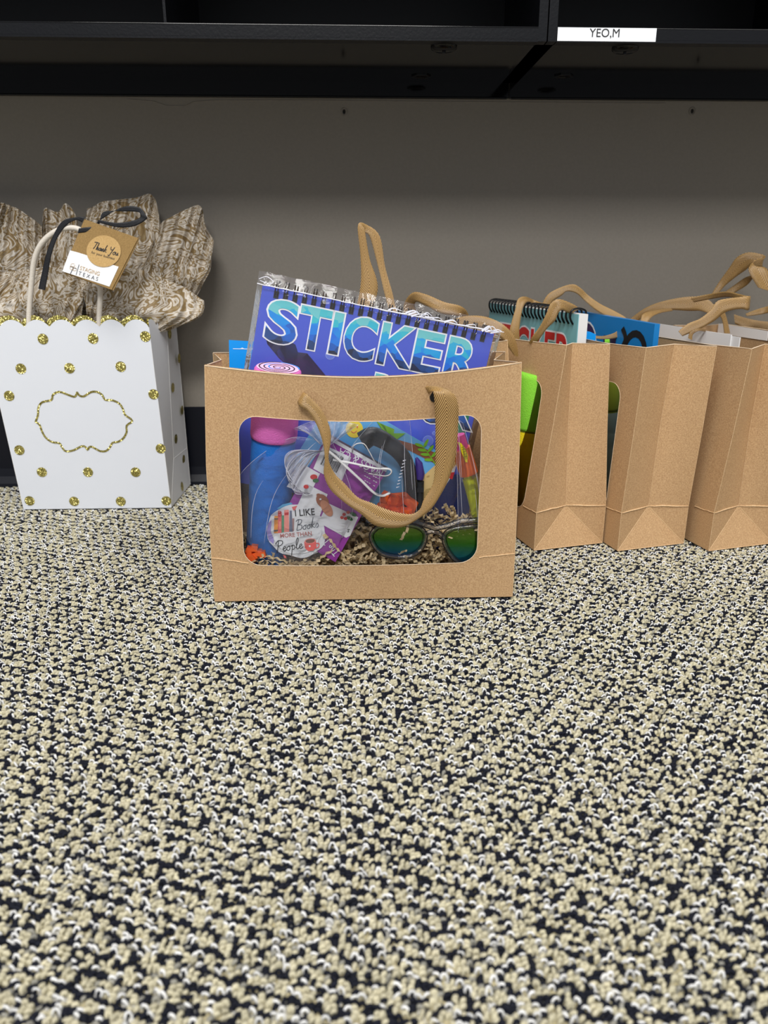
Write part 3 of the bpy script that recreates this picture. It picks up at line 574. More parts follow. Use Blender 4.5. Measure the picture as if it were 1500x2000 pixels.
H6(bag5, [(1325, 352, 1330, 400, .935), (1390, 372, 1390, 430, .93), (1450, 385, 1450, 445, .925), (1520, 392, 1520, 460, .92), (1600, 400, 1600, 470, .91)])

# ------------------------------------------------------------------ white gift bag with gold dots
from mathutils import noise as MN
def white_bag():
    r = empty('gift_bag', (-.30, .91, 0), 0, 'white paper gift bag with gold glitter dots and a scalloped top', 'gift bag')
    y0 = .861; b0 = V((-.385, y0, 0)); b1 = V((-.2155, y0, 0)); t0 = V((-.399, y0, .205)); t1 = V((-.2215, y0, .205)); k0 = V((-.380, .955, 0)); k1 = V((-.2125, .957, 0)); kt0 = V((-.392, .957, .205)); kt1 = V((-.214, .958, .205))
    apex = gy(339, 896, .903); mt = gy(325, 624, .905); mt.z = .205; apl = V((-.375, .905, .048)); mtl = V((-.388, .905, .205)); P = .0265
    m = MB()
    def wall(A, B, C, D, N, M, ph=0.0, scal=True, off=V((0, 0, 0)), lift=0.0, mat='white_paper', zlo=0.0):   # A,B bottom; C,D top (over A,B)
        W = (D - C).length; rows = []
        for i in range(M + 1):
            t = zlo + (1 - zlo) * i / M; row = []
            for j in range(N + 1):
                u = j / N; p = A.lerp(B, u).lerp(C.lerp(D, u), t)
                if i == M and scal: p.z += lift + .0088 * abs(math.sin(math.pi * (W * (1 - u) / P + ph))) ** .62
                row.append(p + off )
            rows.append(row)
        m.grid(rows, mat, sm=False)
    wall(b0, b1, t0, t1, 108, 10)
    wall(k0, k1, kt0, kt1, 60, 3)
    m.face([b1, k1, apex], 'white_paper'); m.face([b0, apl, k0], 'white_paper')
    e0 = b1.lerp(t1, .234); e1 = k1.lerp(kt1, .234)
    wall(e0, apex, t1, mt, 30, 6, ph=.0); wall(apex, e1, mt, kt1, 30, 6, ph=.3); m.face([b1, apex, e0], 'white_paper'); m.face([k1, e1, apex], 'white_paper')
    wall(b0, apl, t0, mtl, 10, 3, scal=False); wall(apl, k0, mtl, kt0, 10, 3, scal=False)
    m.face([b0, b1, k1, k0], 'white_paper')
    for A, B in ((b1, t1), (b0, t0), (b1, apex), (apex, mt), (k1, kt1), (apex, e1)): m.tube([A, A.lerp(B, .5), B], .0003, 'white_matte', k=5)
    build_in(m, 'bag_body', r)
    m = MB(); wall(b0, b1, t0, t1, 108, 1, ph=-.14, off=V((0, .0022, 0)), lift=.0045, mat='gold_glitter', zlo=.965); wall(e0, apex, t1, mt, 20, 1, ph=.1, off=V((-.0022, 0, 0)), lift=.002, mat='gold_glitter', zlo=.965)
    wall(apex, e1, mt, kt1, 20, 1, ph=.1, off=V((-.0022, 0, 0)), lift=.002, mat='gold_glitter', zlo=.965); build_in(m, 'scalloped_liner', r, 'gold glitter scalloped liner')
    ff = Frame((-.3, y0, 0), (1, 0, 0), (0, 0, 1))
    def dots(lst, frm, rx, name_):
        for x, y in lst:
            u, v = frm.px(x, y); q = MB(); q.face([frm.p(u + rx * math.cos(t), v + .0057 * math.sin(t), .0004) for t in [i * .2618 for i in range(24)]], 'gold_glitter'); build_in(q, name_, r)
    dots([(84, 662), (182, 661), (284, 657), (41, 720), (136, 719), (236, 716), (18, 773), (300, 770), (38, 879), (314, 876), (82, 922), (172, 922), (265, 922), (58, 978), (145, 979), (236, 979), (325, 978), (-14, 662)], ff, .0057, 'glitter_dot')
    X1 = (apex - e0).normalized(); f1 = Frame(t1 + V((.0004, 0, 0)), V((mt.x - t1.x, mt.y - t1.y, 0)), V((b1.x - t1.x, 0, -1)) * -1)
    f2 = Frame(kt1 + V((.0006, 0, 0)), V((kt1.x - mt.x, kt1.y - mt.y, 0)), V((0, 0, 1)))
    def side(lst, A, B, C, D):   # a dot lies on the quad A(bottom front) B(bottom back) C,D top
        N = (B - A).cross(C - A).normalized(); N = N if N.x > 0 else -N; X = (B - A).normalized(); Y = N.cross(X); Y = Y if Y.z > 0 else -Y
        for x, y in lst:
            rr = ray(x, y); q = CAMP + rr * ((A - CAMP).dot(N) / rr.dot(N)); g = MB(); g.face([q + X * .0055 * math.cos(t) + Y * .0057 * math.sin(t) + N * .0006 for t in [i * .3491 for i in range(18)]], 'gold_glitter'); build_in(g, 'glitter_dot', r)
    side([(318, 714), (327, 820)], e0, apex, t1, mt)
    side([(349, 700), (355, 801), (343, 857), (331, 652), (337, 757)], apex, e1, mt, kt1)
    side([(360, 897), (357, 952)], k1, apex, e1, apex + V((0, 0, .05))) if False else None
    side([(358, 897)], apex, e1, mt, kt1); side([(355, 950)], b1, k1, apex, apex)
    q = MB(); zp = [(232, 745), (248, 700), (250, 655), (275, 618), (335, 603), (345, 570), (385, 550), (440, 568), (480, 582), (495, 574), (503, 553), (515, 572), (545, 580), (590, 553), (630, 550), (665, 570), (685, 602), (730, 605), (775, 625), (800, 660), (815, 700), (862, 738), (825, 770), (825, 810), (805, 850), (770, 875), (733, 882), (715, 912), (690, 935), (650, 935), (600, 908), (580, 912), (570, 928), (555, 908), (530, 905), (480, 930), (430, 937), (405, 912), (388, 885), (340, 877), (300, 850), (275, 810), (258, 765)]
    pts = catmull([V((*ff.px(x / 3.333, 600 + y / 3.333), 0)) for x, y in zp + zp[:1]], 3); n = len(pts); c = sum(pts, V((0, 0, 0))) / n
    inn = []; out = []
    for i, p in enumerate(pts):
        t = (pts[(i + 1) % (n - 1)] - pts[(i - 1) % (n - 1)]); t.normalize(); s_ = V((-t.y, t.x, 0)) * .0011; out.append(ff.p(p.x + s_.x, p.y + s_.y, .0004)); inn.append(ff.p(p.x - s_.x, p.y - s_.y, .0004))
    q.grid([out, inn], 'gold_glitter', sm=False); build_in(q, 'glitter_frame', r, 'blank scrolled frame outlined in gold glitter')
    q = MB(); pts = catmull([gy(*p) for p in ((56, 660, .8645), (57, 612, .8645), (61, 560, .863), (68, 505, .860), (86, 470, .857), (118, 448, .855), (152, 447, .855), (176, 470, .856), (192, 520, .860), (196, 570, .863), (194, 615, .8645), (192, 660, .8645))], 6)
    q.tube(pts, .0029, 'cord_white', k=10); build_in(q, 'rope_handle', r, 'thin white cord handle'); return r
white_bag()

def sheet(curves, deps, amp, seed, label, nf=9, crumple=.006):
    """crumpled paper: curves of photo points from the bag's mouth up, each at its own distance"""
    m = MB(); NU, NV = 70, 60; rnd = random.Random(seed); C = [catmull([V((x, y, 0)) for x, y in c], 8) for c in curves]
    def at(c, u): f = u * (len(c) - 1); i = min(int(f), len(c) - 2); return c[i].lerp(c[i + 1], f - i)
    cols = []
    for j in range(NU + 1):
        cp = catmull([V((*at(c, j / NU).xy, d)) for c, d in zip(C, deps)], 12); cols.append(cp)
    ph = rnd.uniform(0, 6); P = []; UVs = {}
    for i in range(NV + 1):
        row = []; v = i / NV
        for j in range(NU + 1):
            u = j / NU; c = cols[j]; f = v * (len(c) - 1); k = min(int(f), len(c) - 2); q = c[k].lerp(c[k + 1], f - k)
            w = nf * math.pi * (u + .10 * math.sin(v * 3 + ph) * math.sin(u * 6 + ph)) + ph
            d = amp * (.35 + .65 * v) * (abs(math.sin(w)) * 1.3 - .6 + .5 * math.sin(w * .37 + 2))
            p = gy(q.x, q.y, min(q.z + d, .967)); s_ = V((p.x * 30 + seed * 3, p.z * 30, seed)); cr = 1.2 * abs(MN.noise(s_)) + .45 * abs(MN.noise(s_ * 2.3))
            e = min(1, u * 12, (1 - u) * 12, (1 - v) * 12 + .3)
            row.append(V((p.x + .002 * MN.noise(s_ * 1.4 + V((9, 0, 0))) * (1.2 - .4 * e), min(p.y - crumple * 1.6 * cr + .003, .969), p.z + .002 * MN.noise(s_ * 1.7 + V((0, 7, 0))) * (v + .2))))
        P.append(row)
    wd = (P[NV // 2][-1] - P[NV // 2][0]).length; hg = (P[-1][NU // 2] - P[0][NU // 2]).length
    m.grid(P, 'tissue_swirls', uv=lambda a, b: (b / NU * wd * 1.15 + seed, a / NV * hg * 1.1), sm=True)
    solo(m, 'tissue_paper', label, 'tissue paper', 'marbled tissue sheets in the white bag')
sheet([[(-75, 650), (-30, 640), (60, 640)], [(-110, 520), (-20, 520), (84, 520)], [(-120, 400), (-20, 392), (20, 402), (60, 425), (86, 445)]], (.92, .915, .93), .010, 1, 'marbled tan tissue sheet at the left edge, rounded top, behind the cord handle')
sheet([[(60, 655), (110, 655), (175, 655)], [(72, 520), (110, 515), (160, 510)], [(80, 440), (88, 404), (112, 412), (132, 398), (152, 425)]], (.925, .915, .935), .008, 2, 'narrow marbled tissue sheet with a pointed tip left of the kraft tag', nf=6)
sheet([[(150, 655), (215, 655), (290, 655)], [(165, 520), (240, 515), (325, 520)], [(170, 408), (205, 392), (250, 388), (292, 379), (308, 410), (320, 470)]], (.930, .925, .945), .009, 3, 'tallest marbled tissue sheet, rising behind the kraft tag', nf=8)
sheet([[(220, 650), (290, 650), (345, 640)], [(250, 560), (330, 550), (404, 540)], [(300, 470), (322, 432), (388, 402), (402, 440), (418, 470)]], (.925, .915, .935), .009, 4, 'marbled tissue sheet fanning out at the far right with a peaked corner', nf=7)
sheet([[(160, 652), (240, 652), (325, 648)], [(170, 605), (250, 598), (392, 618)], [(150, 548), (240, 520), (330, 548), (398, 585)]], (.885, .880, .895), .006, 5, 'low marbled tissue fold spilling over the right rim under the tag', nf=9)
sheet([[(-40, 655), (50, 655), (150, 655)], [(-60, 600), (40, 596), (160, 600)], [(-60, 540), (40, 528), (100, 520), (160, 540)]], (.890, .882, .900), .006, 6, 'low marbled tissue fold between the two cord handle ends', nf=9)

# gift tag tied to the cord handle
def gift_tag():
    r = thing('gift_tag', gy(200, 500, .850), 'square kraft thank you tag tied with navy ribbon to the cord handle', 'gift tag')
    f = upright(165, 428, .853, 12, (270, 465)); q = MB(); P = [(165, 428), (270, 465), (218, 566), (122, 530)]
    q.prism([f.w(*p, 0) for p in P][::-1], f.N * -.0006, 'tag_kraft'); q.prism([f.w(*p, -.0012) for p in [(167, 430), (271, 468), (221, 567), (124, 533)]][::-1], f.N * -.0006, 'tag_kraft'); build_in(q, 'tag_card', r)
    q = MB(); a = [(137, 489), (152, 493), (171, 499), (175, 508), (185, 517), (200, 522), (213, 521), (219, 517), (232, 521), (214, 560), (122, 530)]
    poly(q, f, a, 'white_matte', .0004); A, B = (155, 535), (194, 545)
    put_text(q, f, 'STAGING', (156, 527), (194, 539), 'tag_gold', .0007, ratio=1.15); put_text(q, f, 'T E X A S', (153, 537), (191, 549), 'ink_grey', .0007, ratio=1.1)
    stroke(q, f, [(155, 517), (149, 537)], .0006, 'ink_grey', .0007); stroke(q, f, [(144, 522), (138, 535)], .0008, 'ink_grey', .0007); stroke(q, f, [(137, 520), (150, 525)], .0006, 'ink_grey', .0007)
    for c in ((143, 518), (141, 524), (146, 526)): stroke(q, f, blob(c, 4, 3, 9), .0003, 'tag_gold', .0008)
    build_in(q, 'business_card', r, 'white card slipped into the tag')
    q = MB(); poly(q, f, blob((203, 491), 33.5, 31, 32), 'tag_sticker', .0009); script(q, f, 'Thank You', (181, 486), (231, 500), 'ink_black', .0007, .0012); put_text(q, f, 'for your business', (179, 495), (224, 508), 'ink_black', .0012); build_in(q, 'round_sticker', r, 'round kraft sticker reading Thank You for your business')
    q = MB(); kw = dict(mat='navy_ribbon', n=6, th=.0006)
    ribbon(q, [(160, 434, 166, 424, .852), (148, 430, 150, 424, .852), (130, 440, 122, 432, .852), (112, 465, 103, 462, .852), (100, 500, 90, 497, .851), (94, 535, 82, 532, .851), (88, 567, 75, 564, .85)], **kw)
    ribbon(q, [(188, 436, 194, 438, .8555), (205, 424, 202, 414, .856), (240, 404, 238, 413, .857), (272, 405, 268, 414, .857), (286, 422, 274, 418, .856), (284, 430, 273, 425, .856), (262, 442, 258, 431, .855), (230, 444, 228, 435, .8545), (190, 434, 192, 429, .854)], **kw)
    ribbon(q, [(152, 455, 154, 446, .850), (166, 454, 167, 444, .8505), (180, 452, 178, 443, .8515)], **kw)
    build_in(q, 'tag_ribbon', r, 'navy blue ribbon')
gift_tag()

# ------------------------------------------------------------------ contents of the bag in front
def crinkle():
    m = MB(); rnd = random.Random(3); top = lambda x, y: .038 + .010 * min(1, max(0, (x + .03) / .05)) + .022 * (y - .605) / .07 * min(1, max(.2, (x + .02) / .06)) + .003 * math.sin(x * 60 + 1) + .003 * math.sin(x * 140 + y * 90)
    for i in range(980):
        x = rnd.uniform(-.112, .124); y = rnd.uniform(.6065, .670); z = rnd.uniform(.004, 1) ** .45 * top(x, y)
        if z < .018: continue
        if y < .6125 and -.085 < x < -.012 and z > .036: continue
        if y < .609 and x > .005 and z > .043: continue
        w = rnd.uniform(.0022, .0036); n = rnd.randint(5, 15); st = rnd.uniform(.0026, .0042); h = rnd.uniform(0, 2 * math.pi); tl = rnd.gauss(0, .35); d = V((math.cos(h) * math.cos(tl), math.sin(h) * math.cos(tl) * .5, math.sin(tl))); up = V((rnd.gauss(0, .5), rnd.gauss(0, .5), 1)).normalized()
        sd = d.cross(up).normalized(); up = sd.cross(d).normalized(); p = V((x, y, z)); A = []; B = []; fa = rnd.uniform(.45, .95)
        for k in range(n):
            q = p + sd * w / 2; q2 = p - sd * w / 2
            for e in (q, q2): e.x = min(max(e.x, -.115), .128); e.y = min(max(e.y, .6050), .674); e.z = min(max(e.z, .0015), .080)
            A.append(q); B.append(q2); s_ = 1 if k % 2 else -1; p = p + (d * math.cos(fa) + up * s_ * math.sin(fa)) * st; d = (d + V((rnd.gauss(0, .13), rnd.gauss(0, .13), rnd.gauss(0, .13)))).normalized()
        m.grid([A, B], 'crinkle_paper', sm=False)
    solo(m, 'crinkle_paper_shreds', 'tan crinkle cut paper shreds lining the front window bag', 'paper shreds', kind='stuff')
crinkle()

def sticker_book():
    r = thing('sticker_book', (.005, .636, .05), 'blue spiral sticker book in a clear sleeve, leaning out of the front bag', 'book')
    f = upright(513, 556, .664, 2.5, (965, 652)); u1, v1 = f.px(965, 652); W = u1; Hh = .170; th = .006
    q = MB(); q.prism([f.p(0, 0, -.0006), f.p(0, -Hh, -.0006), f.p(W, -Hh, -.0006), f.p(W, 0, -.0006)], -f.N * th, 'white_matte'); build_in(q, 'pages', r, 'white page block')
    q = MB(); q.prism([f.p(0, 0), f.p(0, -Hh), f.p(W, -Hh), f.p(W, 0)], -f.N * .0006, 'cover_blue')
    for pts, mt in (([(517, 640), (532, 656), (560, 664), (577, 673), (582, 688), (600, 690), (640, 738), (700, 780), (700, 830), (620, 830), (575, 760), (570, 722), (545, 700), (522, 672)], 'cover_navy'),
                    ([(538, 690), (557, 665), (577, 673), (582, 688), (578, 715), (560, 712)], 'cover_navy_light'), ([(520, 664), (538, 668), (530, 680), (522, 672)], 'cover_violet'), ([(600, 690), (640, 738), (625, 742), (590, 700)], 'cover_violet')): poly(q, f, pts, mt, .0001)
    poly(q, f, [(922, 760), (929, 760), (916, 815), (910, 838), (905, 870), (880, 905), (866, 960), (845, 965), (852, 900), (885, 855), (895, 825), (912, 800)], 'cover_green', .0001)
    for c, rr in (((645, 693), 9.5), ((836, 861), 10.5), ((848, 846), 4)): poly(q, f, blob(c, rr, rr), 'bubble_rim', .0002); poly(q, f, blob(c, rr - 1, rr - 1), 'bubble', .00025)
    vb = f.px(611, 681)[1]; ht = f.px(590, 598)[1] - vb; ratio = 1.35; ci = text_geo('I', 0)[0]; ch = max(p[1] for p in ci)
    for ch_, L_, R_ in (('S', (520, 634), (584, 613)), ('T', (588, 607), (650, 613)), ('I', (642, 685), (672, 618)), ('C', (671, 667), (738, 645)), ('K', (735, 705), (812, 648)), ('E', (802, 720), (870, 658)), ('R', (865, 727), (934, 688))):
        u0 = f.px(*L_)[0] + .0010; u1_ = f.px(*R_)[0] - .0010; g = text_geo(ch_, 0)[0]; wd = max(p[0] for p in g) - min(p[0] for p in g); rt = (ht / ch) / ((u1_ - u0) / wd)
        put_text(q, f, ch_, (u0, vb), (u1_, vb), 'white_print', .0003, ratio=rt, offset=.048, local=True); put_text(q, f, ch_, (u0, vb), (u1_, vb), 'letter_facets', .0006, ratio=rt, offset=.022, local=True, uo=u0 * 60)
    put_text(q, f, 'BOOK', (722, 797), (915, 838), 'white_print', .0003, ratio=ratio, offset=.058); put_text(q, f, 'BOOK', (722, 797), (915, 838), 'letter_facets', .0006, ratio=ratio, offset=.030)
    build_in(q, 'cover', r, 'blue cover lettered STICKER BOOK')
    q = MB()
    for i in range(23):
        x, y = 540 + (943 - 540) * i / 22, 573 + (658 - 573) * i / 22; u, v = f.px(x, y)
        q.face([f.p(u - .0021, v - .0042, .0002), f.p(u + .0021, v - .0042, .0002), f.p(u + .0021, v + .0018, .0002), f.p(u - .0021, v + .0018, .0002)], 'ink_black')
        for dx in (-.0011, .0011):
            q.tube([f.p(u + dx, v - .0022, .0004), f.p(u + dx, v + .002, .0030), f.p(u + dx, v + .0065, .0030), f.p(u + dx, v + .0098, .0005), f.p(u + dx, v + .0100, -.005), f.p(u + dx, v + .004, -.0080), f.p(u + dx, v - .002, -.0070)], .0005, 'bronze_wire', k=5)
        q.tube([f.p(u - .0011, v - .0022, .0006), f.p(u + .0011, v - .0022, .0006)], .0005, 'bronze_wire', k=5)
    build_in(q, 'spiral_binding', r, 'dark bronze wire binding')
    q = MB(); NX, NY = 60, 20
    for n, sg in ((.0058, 1), (-.0095, -1)):
        P = []
        for j in range(NY + 1):
            row = []
            for i in range(NX + 1):
                u = -.0045 + (W + .010) * i / NX; v = .0105 - (Hh + .012) * j / NY; s_ = V((u * 60, v * 60, sg)); e = min(1, j / 2, i / 2, (NX - i) / 2)
                row.append(f.p(u, v + (.0012 * MN.noise(s_ * 3) if j == 0 else 0), (n * e + (0 if sg > 0 else -.001)) + .0008 * MN.noise(s_) * e + (.0016 * MN.noise(s_ * 2.5) * max(0, 1 - j / 4))))
            P.append(row)
        q.grid(P, 'sleeve_film')
    for a_, b_, w in (((-.004, .0002), (W * .55, .0004), .0005), ((W * .5, .0003), (W + .003, .002), .0007)): q.tube([f.p(a_[0] + (b_[0] - a_[0]) * t, a_[1] + (b_[1] - a_[1]) * t + .0008 * MN.noise(V((t * 30, 1, 0))), .0048) for t in [k / 20 for k in range(21)]], w, 'cello_edge_glint', k=5)
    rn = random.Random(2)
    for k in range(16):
        x = rn.uniform(W * .52, W); stroke(q, f, [(x, rn.uniform(0, .002)), (x + rn.uniform(.003, .007), rn.uniform(.002, .006)), (x + rn.uniform(.007, .012), rn.uniform(.001, .004))], rn.uniform(.0008, .0022), 'cello_edge_glint', .0062, local=True, w1=.0003)  # tapered white flecks: glints painted along the top of the sleeve
    for pts in ([(.0, .004), (.006, .007), (.012, .004), (.008, .002), (.001, .003)],): stroke(q, f, [(a - .003, b) for a, b in pts], .0005, 'cello_edge_glint', .0062, local=True)
    build_in(q, 'clear_sleeve', r, 'clear plastic sleeve')
sticker_book()

def blue_card():
    r = thing('card_folder', gy(476, 700, .668), 'bright cyan blue card beside the sticker book in the front bag', 'card'); f = upright(447, 664, .668, 3, (507, 667)); q = MB()
    q.prism([f.w(447, 664), f.w(451, 860), f.w(520, 860), f.w(516, 668)], -f.N * .0008, 'cyan_card'); build_in(q, 'card_sheet', r)
    q = MB(); stroke(q, f, [(455, 681), (505, 682)], .0005, 'white_print', .0002); poly(q, f, [(468, 681), (473, 679), (478, 681)], 'white_print', .0002); build_in(q, 'slot', r, 'thin white slit')
blue_card()

def foam_roll(top, bot, rad, c_top, c_bot, label, split, spiral, dark):
    r = thing('foam_roll', bot, label, 'foam roll'); T, B = V(top), V(bot); ax = (T - B).normalized(); X = ax.cross(V((0, 1, 0))).normalized(); Y = ax.cross(X).normalized() * -1; L = (T - B).length
    def ring(t, s): c = B.lerp(T, t); return [c + (X * math.cos(a) + Y * math.sin(a)) * rad * s for a in [2 * math.pi * i / 36 for i in range(36)]]
    q = MB(); rows = []
    for i in range(50):
        t = split * i / 49; g = 1 - .05 * max(0, math.sin(t * 62)) ** 6 * (t > .25); rows.append([p if g == 1 else B.lerp(T, t) + (p - B.lerp(T, t)) * (1 - (1 - g) * (0.5 + .5 * math.sin(k * .35 + t * 20))) for k, p in enumerate(ring(t, 1.0))])
    q.grid([ring(0, .6), ring(0, .95)] + rows, c_bot, closed=True); q.face(ring(0, .6)[::-1], c_bot); build_in(q, 'lower_layer', r)
    q = MB(); q.grid([ring(split, .97), ring(split + .004, 1.03), ring(split + .02, 1.06), ring(.97, 1.05), ring(.992, 1.02), ring(1, .96)], c_top, closed=True); q.face(ring(1, .96), c_top)
    q.grid([ring(split - .008, 1.004), ring(split, 1.004)], dark, closed=True); build_in(q, 'upper_layer', r)
    if spiral:
        q = MB(); f = Frame(T + ax * .0004, X if X.x > 0 else -X, ax.cross(X if X.x > 0 else -X)); a = []
        for k in range(150): t = k * .17; rr = rad * .92 * (1 - k / 165); a.append((rr * math.cos(t), rr * math.sin(t)))
        if f.N.z < 0: f.N = -f.N
        poly(q, f, [(rad * .93 * math.cos(t), rad * .93 * math.sin(t)) for t in [i * .2618 for i in range(24)]], spiral[0], .0001, local=True)
        for k0 in range(0, 149, 1): stroke(q, f, a[k0:k0 + 2], .0011, spiral[1] if (k0 // 9) % 5 else 'cyan_card', .0004, local=True, smooth=1)
        build_in(q, 'spiral_end', r, 'dark spiral showing on the rolled end')
    return r
foam_roll(gy(543, 719, .617), gy(520, 1092, .636), .0182, 'foam_pink', 'foam_blue', 'pink topped blue foam roll standing inside the front window bag', .66, ('foam_pink_light', 'ink_black'), 'foam_blue_dark')

def beach_card():
    r = thing('beach_card', gy(760, 950, .630), 'illustrated beach scene card with sun, palm and sand in the front bag', 'card')
    f = upright(655, 755, .634, 5, (893, 903)); q = MB(); C = [(655, 765), (893, 903), (803, 1050), (565, 912)]
    q.prism([f.w(*p) for p in C][::-1], -f.N * -.0004, 'sky_blue')
    poly(q, f, [(893, 903), (803, 1050), (765, 1028), (790, 980), (815, 940), (850, 908), (868, 900), (880, 896)], 'sand', .0006)
    poly(q, f, blob((692, 838), 17, 17), 'sun_yellow', .0006)
    for c in ((685, 836), (698, 834)): poly(q, f, blob(c, 1.3, 2, 8), 'coral', .0008)
    stroke(q, f, [(686, 842), (691, 845), (697, 841)], .0005, 'coral', .0008)
    poly(q, f, [(745, 850), (775, 858), (810, 868), (850, 884), (868, 900), (862, 912), (835, 898), (800, 880), (765, 872)], 'trunk_brown', .0006)
    for L_ in ([(735, 822), (752, 832), (758, 850), (748, 842)], [(742, 826), (770, 838), (768, 855), (756, 846)], [(758, 846), (792, 846), (775, 858)], [(740, 838), (762, 850), (748, 858)]): poly(q, f, L_, 'palm_green', .0008)
    stroke(q, f, [(822, 868), (836, 885), (852, 910)], .0008, 'palm_green', .0008)
    for (x, y), a in (((826, 872), 200), ((832, 880), 190), ((838, 888), 185), ((845, 898), 182), ((828, 872), 300), ((836, 882), 310), ((843, 892), 315), ((850, 902), 320)):
        a = math.radians(a); poly(q, f, blob((x + 8 * math.cos(a), y + 8 * math.sin(a)), 9, 3, 10, a), 'palm_green', .0009)
    poly(q, f, blob((836, 930), 3.5, 1.6, 10, -.3), 'sand_dark', .0008); poly(q, f, [(832, 955), (850, 950), (845, 975), (815, 1000), (812, 985)], 'sand_dark', .0008)
    poly(q, f, [(884, 915), (893, 903), (888, 920), (872, 945), (866, 938)], 'white_print', .0008); poly(q, f, [(878, 922), (888, 922), (883, 936), (874, 932)], 'red_print', .0010)
    build_in(q, 'printed_card', r)
beach_card()
def navy_block():
    q = MB(); f = upright(838, 960, .652, 4, (885, 990)); q.prism([f.w(*p) for p in ((862, 925), (925, 930), (905, 1085), (812, 1060))][::-1], f.N * -.004, 'navy_block'); solo(q, 'notebook', 'dark navy blue notebook low at the back of the front bag', 'notebook')
navy_block()

def pen_toy():
    r = thing('novelty_pen', gy(815, 990, .622), 'slim violet and black pen standing on the beach card', 'pen'); q = MB(); q.tube([gy(*p, .623) for p in ((818, 935), (820, 925), (818, 905), (813, 894))], lambda t: .0042 * (1 - .75 * max(0, t - .5) * 2), 'violet_plastic', k=14); build_in(q, 'cap', r, 'violet cap')
    q = MB(); q.tube([gy(*p, .622) for p in ((816, 1035), (818, 985), (819, 940))], .0040, 'black_rubber', k=14); q.box(tuple(gy(813, 962, .617)), tuple(gy(826, 948, .625)), 'black_rubber'); build_in(q, 'barrel', r)
pen_toy()
def black_band():
    q = MB(); pts = catmull([gy(*p) for p in ((708, 862, .616), (728, 852, .616), (752, 862, .616), (778, 882, .617), (796, 910, .618), (802, 950, .618), (800, 1000, .618), (795, 1030, .618))], 6)
    q.tube(pts, lambda t: .0084 - .0040 * t, 'black_rubber', k=16)
    for i in range(5):
        p = pts[8 + i * 3]; q.tube([p + V((-.004, -.0055, .003)), p + V((.004, -.0055, -.002))], .0005, 'ink_black', k=5)
    solo(q, 'rubber_band_toy', 'curved black ribbed rubber piece in front of the beach card', 'toy')
black_band()
def orange_blocks():
    rn = random.Random(5); r = thing('rubber_toy', gy(777, 1000, .612), 'orange rubber toy of jumbled little blocks above the left sunglass lens', 'toy'); q = MB()
    for k in range(17):
        c = gy(777 + rn.uniform(-25, 24), 985 + rn.uniform(-16, 20) , .612 + rn.uniform(-.002, .004)); a, b_ = rn.uniform(0, 6), rn.uniform(-.5, .5); s_ = rn.uniform(.0022, .0036)
        X = V((math.cos(a), math.sin(a) * .6, math.sin(b_))).normalized(); Y = X.cross(V((0, 1, .3))).normalized(); Z = X.cross(Y); q.box((-s_, -s_ * 1.2, -s_), (s_, s_ * 1.2, s_), 'orange_rubber', M=lambda p, c=c, X=X, Y=Y, Z=Z: c + X * p[0] + Y * p[1] + Z * p[2])
    q.tube([gy(*p, .614) for p in ((748, 985), (760, 975), (790, 972), (806, 985), (800, 1004), (760, 1002))], .0052, 'orange_rubber', k=10, closed=True); build_in(q, 'block_cluster', r); return r
orange_blocks()
def orange_small():
    q = MB(); rn = random.Random(8)
    for k in range(9):
        c = gy(500 + rn.uniform(-14, 16), 1080 + rn.uniform(-13, 13), .609 + rn.uniform(-.001, .003)); s_ = .0026; a = rn.uniform(0, 3)
        q.box((-s_, -s_, -s_), (s_, s_, s_), 'orange_rubber', M=lambda p, c=c, a=a: c + V((p[0] * math.cos(a) - p[2] * math.sin(a), p[1], p[0] * math.sin(a) + p[2] * math.cos(a))))
    solo(q, 'rubber_toy', 'small orange rubber toy half buried in shreds at the window corner', 'toy')
orange_small()
def marker():
    r = thing('marker_pen', gy(935, 1080, .620), 'neon marker with orange cap, yellow clip and lime barrel at the right', 'marker'); D = .612
    q = MB(); q.tube([gy(*p, D + .004) for p in ((894, 850), (902, 878), (906, 896))], .0060, 'hot_pink', k=12); build_in(q, 'pink_end', r, 'hot pink end')
    q = MB(); q.tube([gy(*p, D + .004) for p in ((900, 876), (916, 925))], .0080, 'orange_plastic', k=20); build_in(q, 'cap', r, 'orange cap')
    q = MB(); f = upright(894, 864, D - .005, 0, (900, 864)); q.prism([f.w(*p) for p in ((894, 864), (901, 866), (909, 876), (914, 890), (913, 903), (909, 903), (905, 892), (899, 878))][::-1], f.N * -.002, 'yellow_plastic')
    for i in range(6): stroke(q, f, [(900 + i * 1.6, 873 + i * 4.6), (906 + i * 1.3, 871 + i * 4.6)], .0004, 'foam_olive', .0024)
    build_in(q, 'clip', r, 'yellow clip')
    q = MB(); q.tube([gy(*p, D + .004) for p in ((912, 924), (915, 936))], .0038, 'lime_plastic', k=12); q.tube([gy(*p, D + .004) for p in ((917, 934), (933, 1010), (938, 1070))], lambda t: .0060 - .0028 * t, 'lime_plastic', k=16); q.tube([gy(920, 1004, D), gy(934, 998, D + .002)], .0020, 'lime_plastic', k=8); build_in(q, 'barrel', r, 'lime green barrel')
marker()

